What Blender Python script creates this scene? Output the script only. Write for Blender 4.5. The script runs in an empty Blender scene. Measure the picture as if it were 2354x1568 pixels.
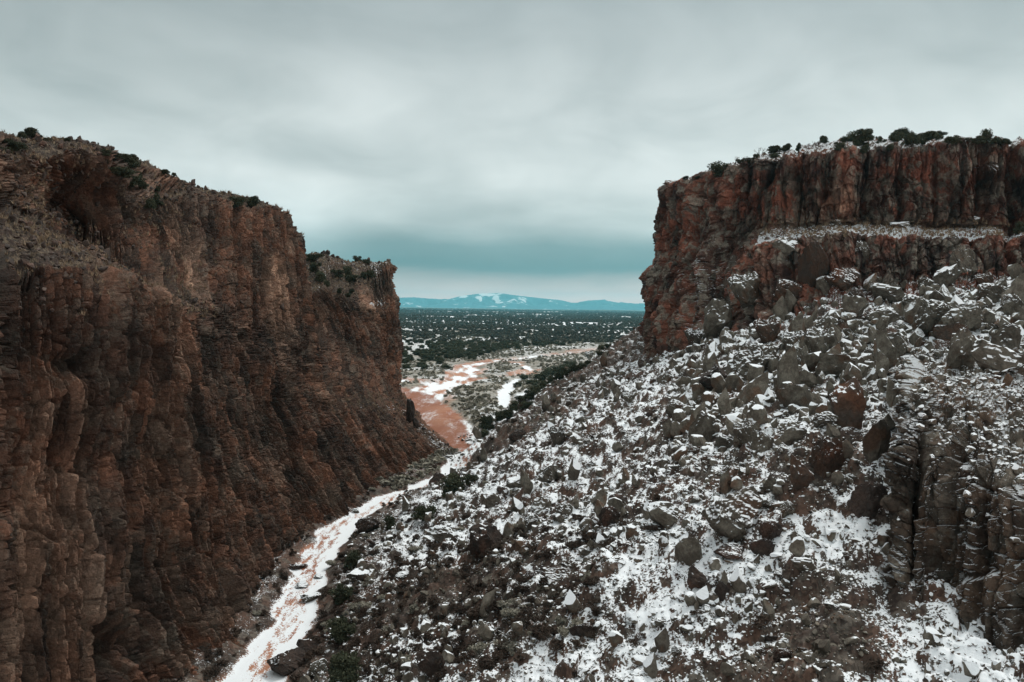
import bpy, math, random
import numpy as np
from mathutils import Vector, Matrix
R = math.radians
rng = np.random.default_rng(7)
random.seed(7)
scene = bpy.context.scene
col = scene.collection

# ------------------------------------------------------------------ camera
CAMZ = 35.0
PITCH, ROLL = R(2.42), R(0.75)
FPX, CX, CY = 1830.0, 1176.5, 784.0          # focal length and centre of the 2353 x 1568 frame used below
f_ = np.array([0, math.cos(PITCH), -math.sin(PITCH)])
r0_ = np.array([1.0, 0, 0]); u0_ = np.array([0, math.sin(PITCH), math.cos(PITCH)])
r_ = r0_ * math.cos(ROLL) + u0_ * math.sin(ROLL)
u_ = -r0_ * math.sin(ROLL) + u0_ * math.cos(ROLL)
CAM = np.array([0, 0, CAMZ])
cam_d = bpy.data.cameras.new('camera'); cam = bpy.data.objects.new('camera', cam_d); col.objects.link(cam)
M = Matrix(((r_[0], u_[0], -f_[0], 0), (r_[1], u_[1], -f_[1], 0), (r_[2], u_[2], -f_[2], CAMZ), (0, 0, 0, 1)))
cam.matrix_world = M
cam_d.sensor_width = 36; cam_d.lens = 36 * FPX / 2353.0
cam_d.clip_start = 0.5; cam_d.clip_end = 80000
scene.camera = cam

# ------------------------------------------------------------------ world and sun
SUN_EL, SUN_AZ = R(58), R(35)                 # azimuth from +Y towards +X
world = bpy.data.worlds.new('World'); scene.world = world; world.use_nodes = True
scene.view_settings.view_transform = 'Standard'; scene.view_settings.look = 'None'
scene.view_settings.exposure = 0.12; scene.view_settings.gamma = 1.0


class NT:
    """short node helper"""
    def __init__(s, tree):
        s.t = tree; s.t.nodes.clear()
    def n(s, kind, ins=None, **kw):
        nd = s.t.nodes.new(kind)
        for k, v in kw.items(): setattr(nd, k, v)
        for k, v in (ins or {}).items(): s.set(nd.inputs[k], v)
        return nd
    def set(s, sock, v):
        if hasattr(v, 'links') or isinstance(v, bpy.types.NodeSocket): s.t.links.new(v, sock)
        else:
            if isinstance(v, (tuple, list)) and len(v) == 3 and sock.type == 'RGBA': v = (*v, 1)
            sock.default_value = v
    def math(s, op, a, b=0.0, c=0.0, clamp=False):
        nd = s.n('ShaderNodeMath', operation=op, use_clamp=clamp)
        s.set(nd.inputs[0], a); s.set(nd.inputs[1], b); s.set(nd.inputs[2], c)
        return nd.outputs[0]
    def vmath(s, op, a, b):
        nd = s.n('ShaderNodeVectorMath', operation=op); s.set(nd.inputs[0], a); s.set(nd.inputs[1], b)
        return nd.outputs[0]
    def noise(s, vec, scale, detail=4, rough=0.55, dist=0.0, out=0):
        nd = s.n('ShaderNodeTexNoise'); s.set(nd.inputs['Vector'], vec)
        nd.inputs['Scale'].default_value = scale; nd.inputs['Detail'].default_value = detail
        nd.inputs['Roughness'].default_value = rough; nd.inputs['Distortion'].default_value = dist
        return nd.outputs[out]
    def voro(s, vec, scale, feature='F1', out='Distance', rnd=1.0):
        nd = s.n('ShaderNodeTexVoronoi', feature=feature); s.set(nd.inputs['Vector'], vec)
        nd.inputs['Scale'].default_value = scale; nd.inputs['Randomness'].default_value = rnd
        return nd.outputs[out]
    def step(s, v, a, b, lo=0.0, hi=1.0):
        nd = s.n('ShaderNodeMapRange', interpolation_type='SMOOTHSTEP')
        s.set(nd.inputs['Value'], v); s.set(nd.inputs['From Min'], a); s.set(nd.inputs['From Max'], b)
        nd.inputs['To Min'].default_value = lo; nd.inputs['To Max'].default_value = hi
        return nd.outputs[0]
    def mix(s, f, a, b, mode='MIX'):
        nd = s.n('ShaderNodeMix', data_type='RGBA', blend_type=mode)
        s.set(nd.inputs['Factor'], f); s.set(nd.inputs[6], a); s.set(nd.inputs[7], b)
        return nd.outputs[2]
    def attr(s, name, out='Fac'):
        return s.n('ShaderNodeAttribute', attribute_name=name).outputs[out]
    def ramp(s, v, stops, interp='LINEAR'):
        nd = s.n('ShaderNodeValToRGB'); cr = nd.color_ramp; cr.interpolation = interp
        while len(cr.elements) < len(stops): cr.elements.new(0.5)
        for e, (p, c) in zip(cr.elements, stops):
            e.position = p; e.color = (*c, 1) if len(c) == 3 else c
        s.set(nd.inputs[0], v)
        return nd.outputs[0]


w = NT(world.node_tree)
tc = w.n('ShaderNodeTexCoord').outputs['Generated']
sep = w.n('ShaderNodeSeparateXYZ', {0: tc})
dx, dy, dz = sep.outputs
el = w.math('MAXIMUM', dz, 0.0)
den = w.math('ADD', el, 0.28)
cx_ = w.math('DIVIDE', dx, den); cy_ = w.math('DIVIDE', dy, den)
cv = w.n('ShaderNodeCombineXYZ', {0: cx_, 1: cy_, 2: 0.3}).outputs[0]
n1 = w.noise(cv, 1.1, 4, 0.45, 0.5)
n2 = w.noise(w.vmath('ADD', cv, (7, 3, 1)), 3.2, 4, 0.5, 0.7)
vstretch = w.n('ShaderNodeCombineXYZ', {0: w.math('MULTIPLY', dx, 3.2), 1: w.math('MULTIPLY', dy, 1.0), 2: w.math('MULTIPLY', dz, 13.0)}).outputs[0]
n3 = w.noise(vstretch, 1.3, 4, 0.5, 0.3)
elw = w.math('ADD', el, w.math('MULTIPLY', w.math('SUBTRACT', n3, 0.5), 0.035))
# brightness and tint of the overcast against elevation (bands near the horizon)
base = w.ramp(elw, [(0.0, (1.25, .80, .70)), (0.012, (1.18, .82, .74)), (0.03, (.70, .55, .51)), (0.052, (.15, .23, .235)),
                    (0.078, (.23, .32, .325)), (0.105, (.54, .60, .59)), (0.15, (.70, .745, .73)), (0.22, (.67, .715, .705)),
                    (0.36, (.36, .405, .41)), (0.60, (.80, .83, .83)), (1.0, (1.15, 1.18, 1.17))])
# the dark rain band is local to one stretch of the horizon
m_az = w.step(w.math('ABSOLUTE', w.math('SUBTRACT', w.math('DIVIDE', dx, w.math('MAXIMUM', dy, 0.05)), 0.03)), 0.16, 0.42)
flat = w.ramp(elw, [(0.0, (1.2, .80, .72)), (0.03, (.72, .62, .60)), (0.06, (.42, .50, .505)), (0.105, (.54, .60, .60)), (0.15, (.64, .685, .675)),
                    (0.22, (.60, .645, .635)), (0.36, (.35, .395, .40)), (0.60, (.80, .83, .83)), (1.0, (1.15, 1.18, 1.17))])
base = w.mix(m_az, base, flat)
g = w.math('ADD', w.math('MULTIPLY', w.math('SUBTRACT', n1, 0.5), 1.15), w.math('MULTIPLY', w.math('SUBTRACT', n2, 0.5), 0.5))
azm = w.math('MULTIPLY', w.math('SUBTRACT', dx, -0.02), 0.30)      # the left of the sky is greyer than the right
azm = w.math('MINIMUM', w.math('MAXIMUM', azm, -0.17), 0.06)
g = w.math('ADD', w.math('MULTIPLY', g, w.step(el, 0.02, 0.12)), azm)
cloud = w.vmath('MULTIPLY', base, w.n('ShaderNodeCombineXYZ', {0: w.math('ADD', 1.0, g), 1: w.math('ADD', 1.0, w.math('MULTIPLY', g, 0.92)), 2: w.math('ADD', 1.0, w.math('MULTIPLY', g, 0.9))}).outputs[0])
cloud10 = w.vmath('MULTIPLY', cloud, (10, 10, 10))
sky = w.n('ShaderNodeTexSky', sky_type='NISHITA', sun_disc=False, sun_elevation=SUN_EL, sun_rotation=SUN_AZ)
mixed = w.mix(0.97, sky.outputs[0], cloud10)
bg = w.n('ShaderNodeBackground', {'Color': mixed, 'Strength': 0.1})
w.t.links.new(bg.outputs[0], w.n('ShaderNodeOutputWorld').inputs['Surface'])

sun_d = bpy.data.lights.new('sun', 'SUN'); sun = bpy.data.objects.new('sun', sun_d); col.objects.link(sun)
sun_d.energy = 1.5; sun_d.angle = R(14); sun_d.color = (1.0, 0.97, 0.92)
sdir = Vector((math.sin(SUN_AZ) * math.cos(SUN_EL), math.cos(SUN_AZ) * math.cos(SUN_EL), math.sin(SUN_EL)))
sun.rotation_euler = (-sdir).to_track_quat('-Z', 'Y').to_euler()
sun.location = (0, 0, 300)
scene.cycles.max_bounces = 5; scene.cycles.diffuse_bounces = 3; scene.cycles.transparent_max_bounces = 8
scene.cycles.volume_bounces = 2

# ------------------------------------------------------------------ numpy noise
def _h(ix, iy, iz=0, seed=0):
    ix = ix.astype(np.int64); iy = iy.astype(np.int64)
    h = (ix * 374761393 + iy * 668265263 + iz * 1274126177 + seed * 362437) & 0xFFFFFFFF
    h = ((h ^ (h >> 13)) * 1274126177) & 0xFFFFFFFF
    h = ((h ^ (h >> 16)) * 2246822519) & 0xFFFFFFFF
    return (h ^ (h >> 15)) & 0xFFFFFF

def hf(ix, iy, iz=0, seed=0): return _h(ix, iy, iz, seed) / 16777216.0

def pn2(x, y, seed=0):
    x0 = np.floor(x); y0 = np.floor(y); fx = x - x0; fy = y - y0
    u = fx * fx * fx * (fx * (fx * 6 - 15) + 10); v = fy * fy * fy * (fy * (fy * 6 - 15) + 10)
    def g(a, b):
        t = hf(x0 + a, y0 + b, 0, seed) * 6.2831853
        return np.cos(t) * (fx - a) + np.sin(t) * (fy - b)
    return ((g(0, 0) * (1 - u) + g(1, 0) * u) * (1 - v) + (g(0, 1) * (1 - u) + g(1, 1) * u) * v) * 1.4

def fbm(x, y, o=4, seed=0, gain=0.5):
    a = 1.0; s = 0; t = 0
    for i in range(o):
        s = s + a * pn2(x, y, seed + i * 17); t += a; x = x * 2.03; y = y * 2.03; a *= gain
    return s / t

def worley(x, y, seed=0, jit=0.9):
    x0 = np.floor(x); y0 = np.floor(y)
    f1 = np.full(x.shape, 9.0); f2 = np.full(x.shape, 9.0); cid = np.zeros(x.shape); vx = np.zeros(x.shape); vy = np.zeros(x.shape)
    for a in (-1, 0, 1):
        for b in (-1, 0, 1):
            cx = x0 + a; cy = y0 + b
            px = cx + .5 + (hf(cx, cy, 1, seed) - .5) * jit; py = cy + .5 + (hf(cx, cy, 2, seed) - .5) * jit
            d = np.hypot(px - x, py - y)
            c = hf(cx, cy, 3, seed)
            m = d < f1
            f2 = np.where(m, f1, np.minimum(f2, d)); f1 = np.where(m, d, f1)
            cid = np.where(m, c, cid); vx = np.where(m, x - px, vx); vy = np.where(m, y - py, vy)
    return f1, f2, cid, vx, vy

def sm(x, a, b):
    t = np.clip((x - a) / (b - a), 0, 1); return t * t * (3 - 2 * t)

# ------------------------------------------------------------------ photo frame <-> world
def ray(px, py):
    return f_ + (px - CX) / FPX * r_ + (CY - py) / FPX * u_

def at(px, py, D):
    d = ray(px, py); return CAM + d * (D / d[1])

def floor_at(px, py, z=0.0):
    d = ray(px, py); return CAM + d * ((z - CAMZ) / d[2])

def project(P):
    q = P - CAM; zf = np.maximum(q @ f_, 0.1)
    return CX + FPX * (q @ r_) / zf, CY - FPX * (q @ u_) / zf

# ------------------------------------------------------------------ object helpers
def tag(o, label, cat=None, group=None, kind=None):
    o['label'] = label
    if cat: o['category'] = cat
    if group: o['group'] = group
    if kind: o['kind'] = kind
    return o

def mesh_np(name, V, F, mat, attrs=None, uv=None, smooth=False):
    """F: (n,3) or (n,4) integer array"""
    me = bpy.data.meshes.new(name)
    V = np.ascontiguousarray(V, dtype=np.float32); F = np.ascontiguousarray(F, dtype=np.int32)
    me.vertices.add(len(V)); me.vertices.foreach_set('co', V.ravel())
    k = F.shape[1]
    me.loops.add(F.size); me.loops.foreach_set('vertex_index', F.ravel())
    me.polygons.add(len(F)); me.polygons.foreach_set('loop_start', np.arange(0, F.size, k, dtype=np.int32))
    me.polygons.foreach_set('loop_total', np.full(len(F), k, dtype=np.int32))
    me.polygons.foreach_set('use_smooth', np.full(len(F), smooth, dtype=bool))
    for an, av in (attrs or {}).items():
        a = me.attributes.new(an, 'FLOAT', 'POINT'); a.data.foreach_set('value', np.ascontiguousarray(av, dtype=np.float32).ravel())
    if uv is not None:
        a = me.attributes.new('st', 'FLOAT_VECTOR', 'POINT')
        a.data.foreach_set('vector', np.ascontiguousarray(np.c_[uv, np.zeros(len(uv))], dtype=np.float32).ravel())
    me.materials.append(mat)
    me.update(calc_edges=True)
    return me

def link(name, me, parent=None, loc=None):
    o = bpy.data.objects.new(name, me); col.objects.link(o)
    if parent: o.parent = parent
    if loc is not None: o.location = loc
    return o

def grid_faces(nr, nc, mask=None, flip=False):
    i = np.arange(nr * nc).reshape(nr, nc)
    F = np.stack([i[:-1, :-1], i[:-1, 1:], i[1:, 1:], i[1:, :-1]], -1).reshape(-1, 4)
    if flip: F = F[:, ::-1]
    if mask is not None: F = F[mask.ravel()]
    return F

def compact(V, F, *arrs):
    used = np.zeros(len(V), bool); used[F.ravel()] = True
    idx = np.cumsum(used) - 1
    return (V[used], idx[F]) + tuple(a[used] for a in arrs)

# ------------------------------------------------------------------ materials
def material(name):
    m = bpy.data.materials.new(name); m.use_nodes = True
    return m, NT(m.node_tree)

def finish(t, color, rough=0.9, bump=None, bstr=0.5, bdist=0.1, spec=0.25):
    p = t.n('ShaderNodeBsdfPrincipled', {'Base Color': color, 'Roughness': rough})
    p.inputs['Specular IOR Level'].default_value = spec
    if bump is not None:
        b = t.n('ShaderNodeBump', {'Height': bump, 'Strength': bstr, 'Distance': bdist})
        t.t.links.new(b.outputs[0], p.inputs['Normal'])
    t.t.links.new(p.outputs[0], t.n('ShaderNodeOutputMaterial').inputs['Surface'])

SNOW = (.80, .825, .84)

def snow_fac(t, P, amount, lo=0.0, hi=0.10, kn=1.3, na=1.0, nb=0.8, f1=0.55, f2=3.3):
    """snow lies where the surface faces up; amount 0..1 is how much has fallen and stayed"""
    nz = t.n('ShaderNodeSeparateXYZ', {0: t.n('ShaderNodeNewGeometry').outputs['Normal']}).outputs[2]
    v = t.math('MULTIPLY', t.math('SUBTRACT', nz, 0.80), kn)
    v = t.math('ADD', v, t.math('MULTIPLY', t.math('SUBTRACT', amount, 0.5), 1.4))
    nn = t.math('ADD', t.math('MULTIPLY', t.math('SUBTRACT', t.noise(P, f1, 5, 0.65), 0.5), na),
                t.math('MULTIPLY', t.math('SUBTRACT', t.noise(P, f2, 3, 0.6), 0.5), nb))
    v = t.math('ADD', v, nn)
    return t.step(v, lo, hi)

def cliff_material(name, dark, red, grey, pale, black, snow_scale, pale_amt, grey_amt, black_amt, streak=1.0):
    m, t = material(name)
    P = t.n('ShaderNodeNewGeometry').outputs['Position']
    st = t.attr('st', 'Vector'); tone = t.attr('tone')
    s2 = t.n('ShaderNodeMapping', {'Vector': st, 'Scale': (1, 0.16, 1)}).outputs[0]
    s3 = t.n('ShaderNodeMapping', {'Vector': st, 'Scale': (1, 0.32, 1), 'Location': (31, 7, 0)}).outputs[0]
    c = t.mix(t.step(t.noise(P, 0.11, 5, 0.6), 0.38, 0.60), dark, red)
    c = t.mix(t.math('MULTIPLY', t.step(t.noise(P, 0.35, 6, 0.65, 0.6), 0.48, 0.56), grey_amt), c, grey)
    c = t.mix(t.math('MULTIPLY', t.step(t.noise(s3, 0.13, 5, 0.6, 0.5), 0.50, 0.64), t.math('MULTIPLY', t.attr('pale'), pale_amt)), c, pale)
    c = t.mix(t.math('MULTIPLY', t.step(t.noise(s2, 0.42, 5, 0.62, 0.3), 0.52, 0.62), t.math('MULTIPLY', black_amt, t.attr('varnish'))), c, black)
    fine = t.noise(s2, 2.2, 4, 0.6)
    c = t.mix(t.math('MULTIPLY', t.step(fine, 0.35, 0.7), 0.35 * streak), c, (0.5 * red[0], 0.5 * red[1], 0.55 * red[2]))
    # every block of stone has its own shade
    k = t.math('ADD', 0.60, t.math('MULTIPLY', tone, 1.42))
    k = t.math('MULTIPLY', k, t.step(t.noise(P, 2.6, 4, 0.7), 0.2, 0.8, 0.55, 1.45))
    c = t.vmath('MULTIPLY', c, t.n('ShaderNodeCombineXYZ', {0: k, 1: k, 2: k}).outputs[0])
    # dry grass and scree on the gentle benches
    gn = t.noise(P, 1.7, 5, 0.7)
    gcol = t.mix(t.step(gn, 0.44, 0.66), (.060, .045, .036), (.31, .235, .155))
    gcol = t.mix(t.step(t.noise(P, 0.5, 4, 0.6), 0.5, 0.62), gcol, (.085, .060, .048))
    c = t.mix(t.attr('grass'), c, gcol)
    sf = snow_fac(t, P, t.math('MULTIPLY', t.attr('snow'), snow_scale))
    c = t.mix(sf, c, SNOW)
    sv = t.n('ShaderNodeMapping', {'Vector': t.vmath('ADD', st, t.vmath('MULTIPLY', t.noise(P, .8, 3, .6, out=1), (.7, 1.6, 0))), 'Scale': (1, 0.2, 1)}).outputs[0]
    pl1 = t.n('ShaderNodeSeparateColor', {0: t.voro(sv, 1.1, 'F1', 'Color')}).outputs[0]; pl2 = t.n('ShaderNodeSeparateColor', {0: t.voro(sv, 2.9, 'F1', 'Color')}).outputs[1]
    hgt = t.math('ADD', t.math('MULTIPLY', t.noise(P, 3.0, 7, 0.75), 1.3), t.math('ADD', t.math('MULTIPLY', pl1, .7), t.math('MULTIPLY', pl2, .4)))
    finish(t, c, 0.92, hgt, 1.0, 0.5)
    return m

MAT_LEFT = cliff_material('dark_volcanic_rock', (.046, .029, .021), (.150, .070, .042), (.105, .086, .066), (.46, .28, .19), (.016, .014, .013), 1.0, 1.0, 0.55, 0.7)
MAT_MESA = cliff_material('red_mesa_rock', (.055, .034, .026), (.200, .076, .048), (.165, .152, .122), (.38, .20, .13), (.010, .010, .011), 1.0, 0.8, 0.9, 1.0)
MAT_CRAG = cliff_material('weathered_crag_rock', (.070, .056, .043), (.12, .080, .054), (.150, .136, .110), (.25, .16, .10), (.030, .027, .024), 1.0, 0.4, 0.8, 0.6)

def rock_material(name, a, b, c3, snow):
    m, t = material(name)
    P = t.n('ShaderNodeNewGeometry').outputs['Position']
    oi = t.n('ShaderNodeObjectInfo').outputs['Random']; tone = t.attr('tone')
    c = t.mix(t.step(t.noise(P, 0.9, 4, 0.6), 0.4, 0.6), a, b)
    c = t.mix(t.step(t.noise(P, 0.30, 3, 0.6), 0.55, 0.66), c, c3)
    k = t.math('MULTIPLY', t.math('ADD', 0.62, t.math('MULTIPLY', t.math('ADD', oi, tone), 0.42)), t.step(t.noise(P, 5.0, 4, 0.7), 0.2, 0.8, 0.6, 1.4))
    c = t.vmath('MULTIPLY', c, t.n('ShaderNodeCombineXYZ', {0: k, 1: k, 2: k}).outputs[0])
    sf = snow_fac(t, P, t.math('ADD', snow, t.attr('dsnow')), -0.02, 0.10, 1.9, 0.8, 0.22, 0.5, 4.0)
    c = t.mix(sf, c, SNOW)
    finish(t, c, 0.9, t.noise(P, 6.0, 5, 0.7), 0.6, 0.12)
    return m

MAT_ROCK = rock_material('grey_boulder_rock', (.140, .124, .099), (.080, .066, .051), (.100, .062, .041), 0.78)
MAT_ROCK_RED = rock_material('rusty_boulder_rock', (.085, .050, .034), (.065, .050, .040), (.12, .055, .032), 0.62)
MAT_SCREE = rock_material('scree_rock', (.070, .048, .038), (.052, .040, .034), (.11, .062, .045), -0.4)
MAT_ROCK_BARE = rock_material('bare_boulder_rock', (.070, .048, .038), (.052, .040, .034), (.11, .062, .045), 0.34)

def ground_material():
    m, t = material('canyon_ground')
    P = t.n('ShaderNodeNewGeometry').outputs['Position']
    # gravel, dirt and dead grass between the rocks
    gv = t.voro(P, 4.5, 'F1', 'Color'); gs = t.n('ShaderNodeSeparateColor', {0: gv}).outputs[0]
    n = t.noise(P, 0.25, 5, 0.6)
    soil = t.mix(t.step(n, 0.4, 0.62), (.050, .037, .030), (.095, .056, .040))
    soil = t.mix(t.math('MULTIPLY', t.step(t.noise(P, 0.6, 5, 0.7), 0.5, 0.6), 0.6), soil, (.13, .115, .095))
    k = t.math('ADD', 0.55, t.math('MULTIPLY', gs, 0.9))
    soil = t.vmath('MULTIPLY', soil, t.n('ShaderNodeCombineXYZ', {0: k, 1: k, 2: k}).outputs[0])
    # sage flats: grey-tan dead brush and soil
    sage = t.mix(t.step(t.noise(P, 0.35, 6, 0.75), 0.42, 0.6), (.13, .112, .09), (.30, .27, .215))
    c = t.mix(t.attr('flat'), soil, sage)
    # wet and dry red sand of the wash
    sandc = t.mix(t.step(t.noise(P, 0.09, 5, 0.6, 0.8), 0.42, 0.58), (.30, .115, .062), (.42, .205, .125))
    sandc = t.mix(t.attr('damp'), sandc, (.235, .088, .048))
    c = t.mix(t.attr('sand'), c, sandc)
    # distant woodland floor
    c = t.mix(t.attr('wood'), c, (.10, .092, .068))
    sf = snow_fac(t, P, t.attr('snow'), -0.05, 0.13, 2.0, 0.6, 1.7, 0.8, 5.5)
    c = t.mix(sf, c, SNOW)
    finish(t, c, 0.93, t.noise(P, 4.0, 5, 0.7), 0.5, 0.12)
    return m
MAT_GROUND = ground_material()

# ------------------------------------------------------------------ ground height
ctl = []
def C(px, py, D): ctl.append(tuple(at(px, py, D)))
def W(x, y, z): ctl.append((x, y, z))
# wash edge at the foot of the talus (floor level)
for p in [(745, 1568), (770, 1440), (775, 1330), (815, 1250), (870, 1190), (985, 1130), (1070, 1090), (1115, 1040), (1125, 990), (1165, 955), (1240, 880), (1330, 828), (1375, 800)]:
    q = floor_at(*p); W(q[0], q[1], 0.2); W(q[0] - 14, q[1], 0); W(q[0] - 40, q[1], 0)
for y in (10, 25, 40, 55): W(-21, y, 0.2); W(-35, y, 0); W(-60, y, 0)
# talus body
for p in [(1176, 1568, 54), (900, 1568, 62), (1500, 1568, 47.5), (1900, 1568, 42), (2353, 1600, 38), (1176, 1300, 75), (1000, 1300, 84), (1400, 1300, 62), (1700, 1350, 53),
          (1950, 1300, 50), (2080, 1285, 50), (2210, 1430, 44), (2353, 1525, 40), (1900, 1000, 66), (2040, 1000, 68), (1690, 1170, 62), (1200, 1060, 122), (1350, 1000, 112), (1350, 1150, 92),
          (1500, 950, 108), (1500, 1100, 80), (1650, 1000, 82), (1650, 860, 124), (1500, 840, 168), (1600, 800, 152), (1800, 860, 100), (1740, 740, 141), (1900, 700, 134), (1950, 850, 98),
          (2050, 690, 130), (2100, 850, 100), (2200, 680, 127), (2250, 830, 96), (2353, 650, 124), (2500, 640, 120), (2500, 820, 92), (2700, 800, 85),
          (1480, 750, 225), (1400, 805, 222), (1300, 870, 205), (1200, 950, 180), (1160, 985, 168), (1420, 850, 190), (1300, 960, 150)]: C(*p)
for q in [(60, 20, 26), (30, 20, 18), (0, 20, 10), (60, 45, 30), (70, 70, 32), (0, 38, 9.5), (15, 30, 14), (45, 265, 29), (60, 250, 33), (70, 300, 22), (30, 320, 4), (10, 330, 0), (0, 280, 0.5),
          (90, 350, 10), (60, 390, 0), (120, 420, 0), (200, 400, 0), (0, 420, 0), (-60, 400, 0), (-60, 300, 0), (-30, 240, 0), (120, 130, 40), (100, 200, 42), (140, 250, 40), (180, 320, 20)]: W(*q)
ctl = np.array(ctl)
_n = len(ctl)
_d = np.hypot(ctl[:, None, 0] - ctl[None, :, 0], ctl[:, None, 1] - ctl[None, :, 1])
_A = np.zeros((_n + 3, _n + 3)); _A[:_n, :_n] = -_d - np.eye(_n) * 0.6
_A[:_n, _n] = _A[_n, :_n] = 1; _A[:_n, _n + 1] = _A[_n + 1, :_n] = ctl[:, 0]; _A[:_n, _n + 2] = _A[_n + 2, :_n] = ctl[:, 1]
_w = np.linalg.solve(_A, np.r_[ctl[:, 2], 0, 0, 0])

def poly_dist(x, y, pts):
    """pts (x, y, halfwidth): distance beyond the half width of a tapering band"""
    best = np.full(x.shape, 1e9)
    for (ax, ay, aw), (bx, by, bw) in zip(pts[:-1], pts[1:]):
        ex, ey = bx - ax, by - ay; L2 = ex * ex + ey * ey + 1e-9
        t = np.clip(((x - ax) * ex + (y - ay) * ey) / L2, 0, 1)
        best = np.minimum(best, np.hypot(x - ax - t * ex, y - ay - t * ey) - (aw + (bw - aw) * t))
    return best

def track(lst):
    out = []
    for px, py, wpx in lst:
        q = floor_at(px, py); out.append((q[0], q[1], wpx / 2 * math.hypot(q[0], q[1]) / FPX))
    return out

PATH_SNOW = [(-19, 20, 2.6), (-22, 45, 2.6)] + track([(575, 1568, 150), (635, 1500, 120), (668, 1430, 88), (700, 1350, 75), (735, 1280, 72), (775, 1220, 58), (850, 1172, 52),
    (930, 1135, 42), (1010, 1105, 48), (1075, 1060, 62), (1085, 1030, 50), (1065, 995, 40), (1050, 970, 40)])
PATH_SAND = track([(575, 1568, 44), (645, 1470, 34), (670, 1400, 34), (702, 1320, 30), (722, 1270, 34), (762, 1222, 26), (850, 1172, 18), (930, 1137, 15), (1010, 1107, 8)])
RED = track([(1050, 1035, 50), (1030, 1000, 100), (1000, 960, 125), (960, 925, 120), (930, 905, 110), (880, 890, 60)])
BRAIDS = [track([(940, 925, 130), (1000, 893, 90), (1060, 876, 80), (1075, 855, 42), (1080, 842, 26), (1140, 832, 26), (1220, 824, 24), (1300, 815, 26), (1370, 803, 22), (1440, 796, 14)]),
          track([(1060, 876, 70), (1130, 872, 26), (1190, 862, 22), (1222, 852, 16), (1205, 842, 14), (1180, 836, 10)]),
          track([(880, 870, 30), (950, 880, 30), (1030, 885, 22)])]
BRANCH = track([(1163, 945, 14), (1157, 925, 22), (1160, 905, 26), (1172, 888, 22), (1190, 876, 10)])

def talus(x, y):
    z = np.zeros(x.shape)
    for i in range(_n): z += -_w[i] * np.hypot(x - ctl[i, 0], y - ctl[i, 1])
    z += _w[_n] + _w[_n + 1] * x + _w[_n + 2] * y
    far = np.hypot(x, y)
    return z * (1 - sm(far, 380, 470))

def masks(x, y):
    wx = x + fbm(x / 7, y / 7, 3, 5) * 2.2; wy = y + fbm(x / 7, y / 7, 3, 9) * 2.2
    d = {}
    near = np.hypot(x, y) < 1500
    ps = poly_dist(wx, wy, PATH_SNOW); sd = poly_dist(wx, wy, PATH_SAND); rd = poly_dist(wx, wy, RED)
    br = np.minimum.reduce([poly_dist(x + fbm(x / 25, y / 25, 4, 15) * 7, y + fbm(x / 25, y / 25, 4, 19) * 7, b) for b in BRAIDS])
    bb = poly_dist(wx, wy, BRANCH)
    return ps, sd, rd, br, bb

def ground(x, y, fine=True):
    T = talus(x, y)
    k = 1.2
    base = np.where(T > 6, T, np.log1p(np.exp(np.clip(T * k, -30, 30))) / k - 0.0)      # soft max with the floor
    base = base - 0.577 / k * 0.3
    ps, sd, rd, br, bb = masks(x, y)
    r = np.hypot(x, y)
    wash = np.minimum.reduce([ps, rd, br, bb])
    bank = sm(wash, -0.5, 2.0 + r / 200)
    tal = sm(T, 0.4, 3.0)
    z = base + (1 - tal) * (bank * 0.9 + fbm(x / 22, y / 22, 4, 3) * 0.7 * bank - 0.25)
    roll = sm(r, 450, 1500)
    z = z + roll * (fbm(x / 420, y / 420, 4, 31) * 9 + 1.5) + sm(r, 1500, 5000) * (fbm(x / 1900, y / 1900, 3, 37) * 16 - 2)
    tone = np.zeros(x.shape)
    if fine:
        rub = tal * (1 - sm(r, 300, 450))
        z = z + tal * fbm(x / 9, y / 9, 3, 41) * 1.5
        # gullies down the fan
        for sc, amp, sd_ in ((2.3, 0.5, 51), (1.0, 0.42, 53), (0.45, 0.24, 57), (0.22, 0.13, 59)):
            ww = fbm(x / sc / 2, y / sc / 2, 2, sd_ + 5) * 0.5
            f1, f2, cid, vx, vy = worley(x / sc + ww, y / sc - ww, sd_)
            keep = cid > (0.35 if sc > 1 else 0.2)
            hgt = np.clip(0.62 - f1, 0, 1) ** 0.75 * (0.4 + cid) + (vx * (cid - .6) + vy * (hf(np.floor(cid * 999), np.floor(cid * 77)) - .5)) * 0.9 * (f1 < .5)
            z = z + rub * sc * amp * np.where(keep, hgt, 0)
            tone = tone + (cid - .5) * 0.5
        z = z + (1 - tal) * bank * np.clip(fbm(x / 1.6, y / 1.6, 3, 61), 0, 1) * 0.7 * (1 - sm(r, 300, 900))
    return z, T, (ps, sd, rd, br, bb), tone

def seg_mask(px, py, blobs):
    s = np.zeros(px.shape)
    for bx, by, rx, ry, a in blobs: s += a * np.exp(-((px - bx) / rx) ** 2 - ((py - by) / ry) ** 2)
    return s

# how snowy or bare the slope is at places on the ground (plan position from where they lie in the photo)
def blob_world(lst):
    out = []
    for px, py, rr, a in lst:
        p = hit_ground(px, py); out.append((p[0], p[1], rr, a))
    return out

def hit_ground(px, py):
    d = ray(px, py); d = d / d[1]
    t = np.concatenate([np.arange(25, 300, 0.25), np.arange(300, 3000, 5)])
    X = CAM[0] + d[0] * t; Y = d[1] * t; Z = CAMZ + d[2] * t
    g = np.maximum(talus(X, Y), 0)
    i = np.argmax(Z < g)
    if not (Z < g).any(): i = len(t) - 1
    return np.array([X[i], Y[i], g[i]])

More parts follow.
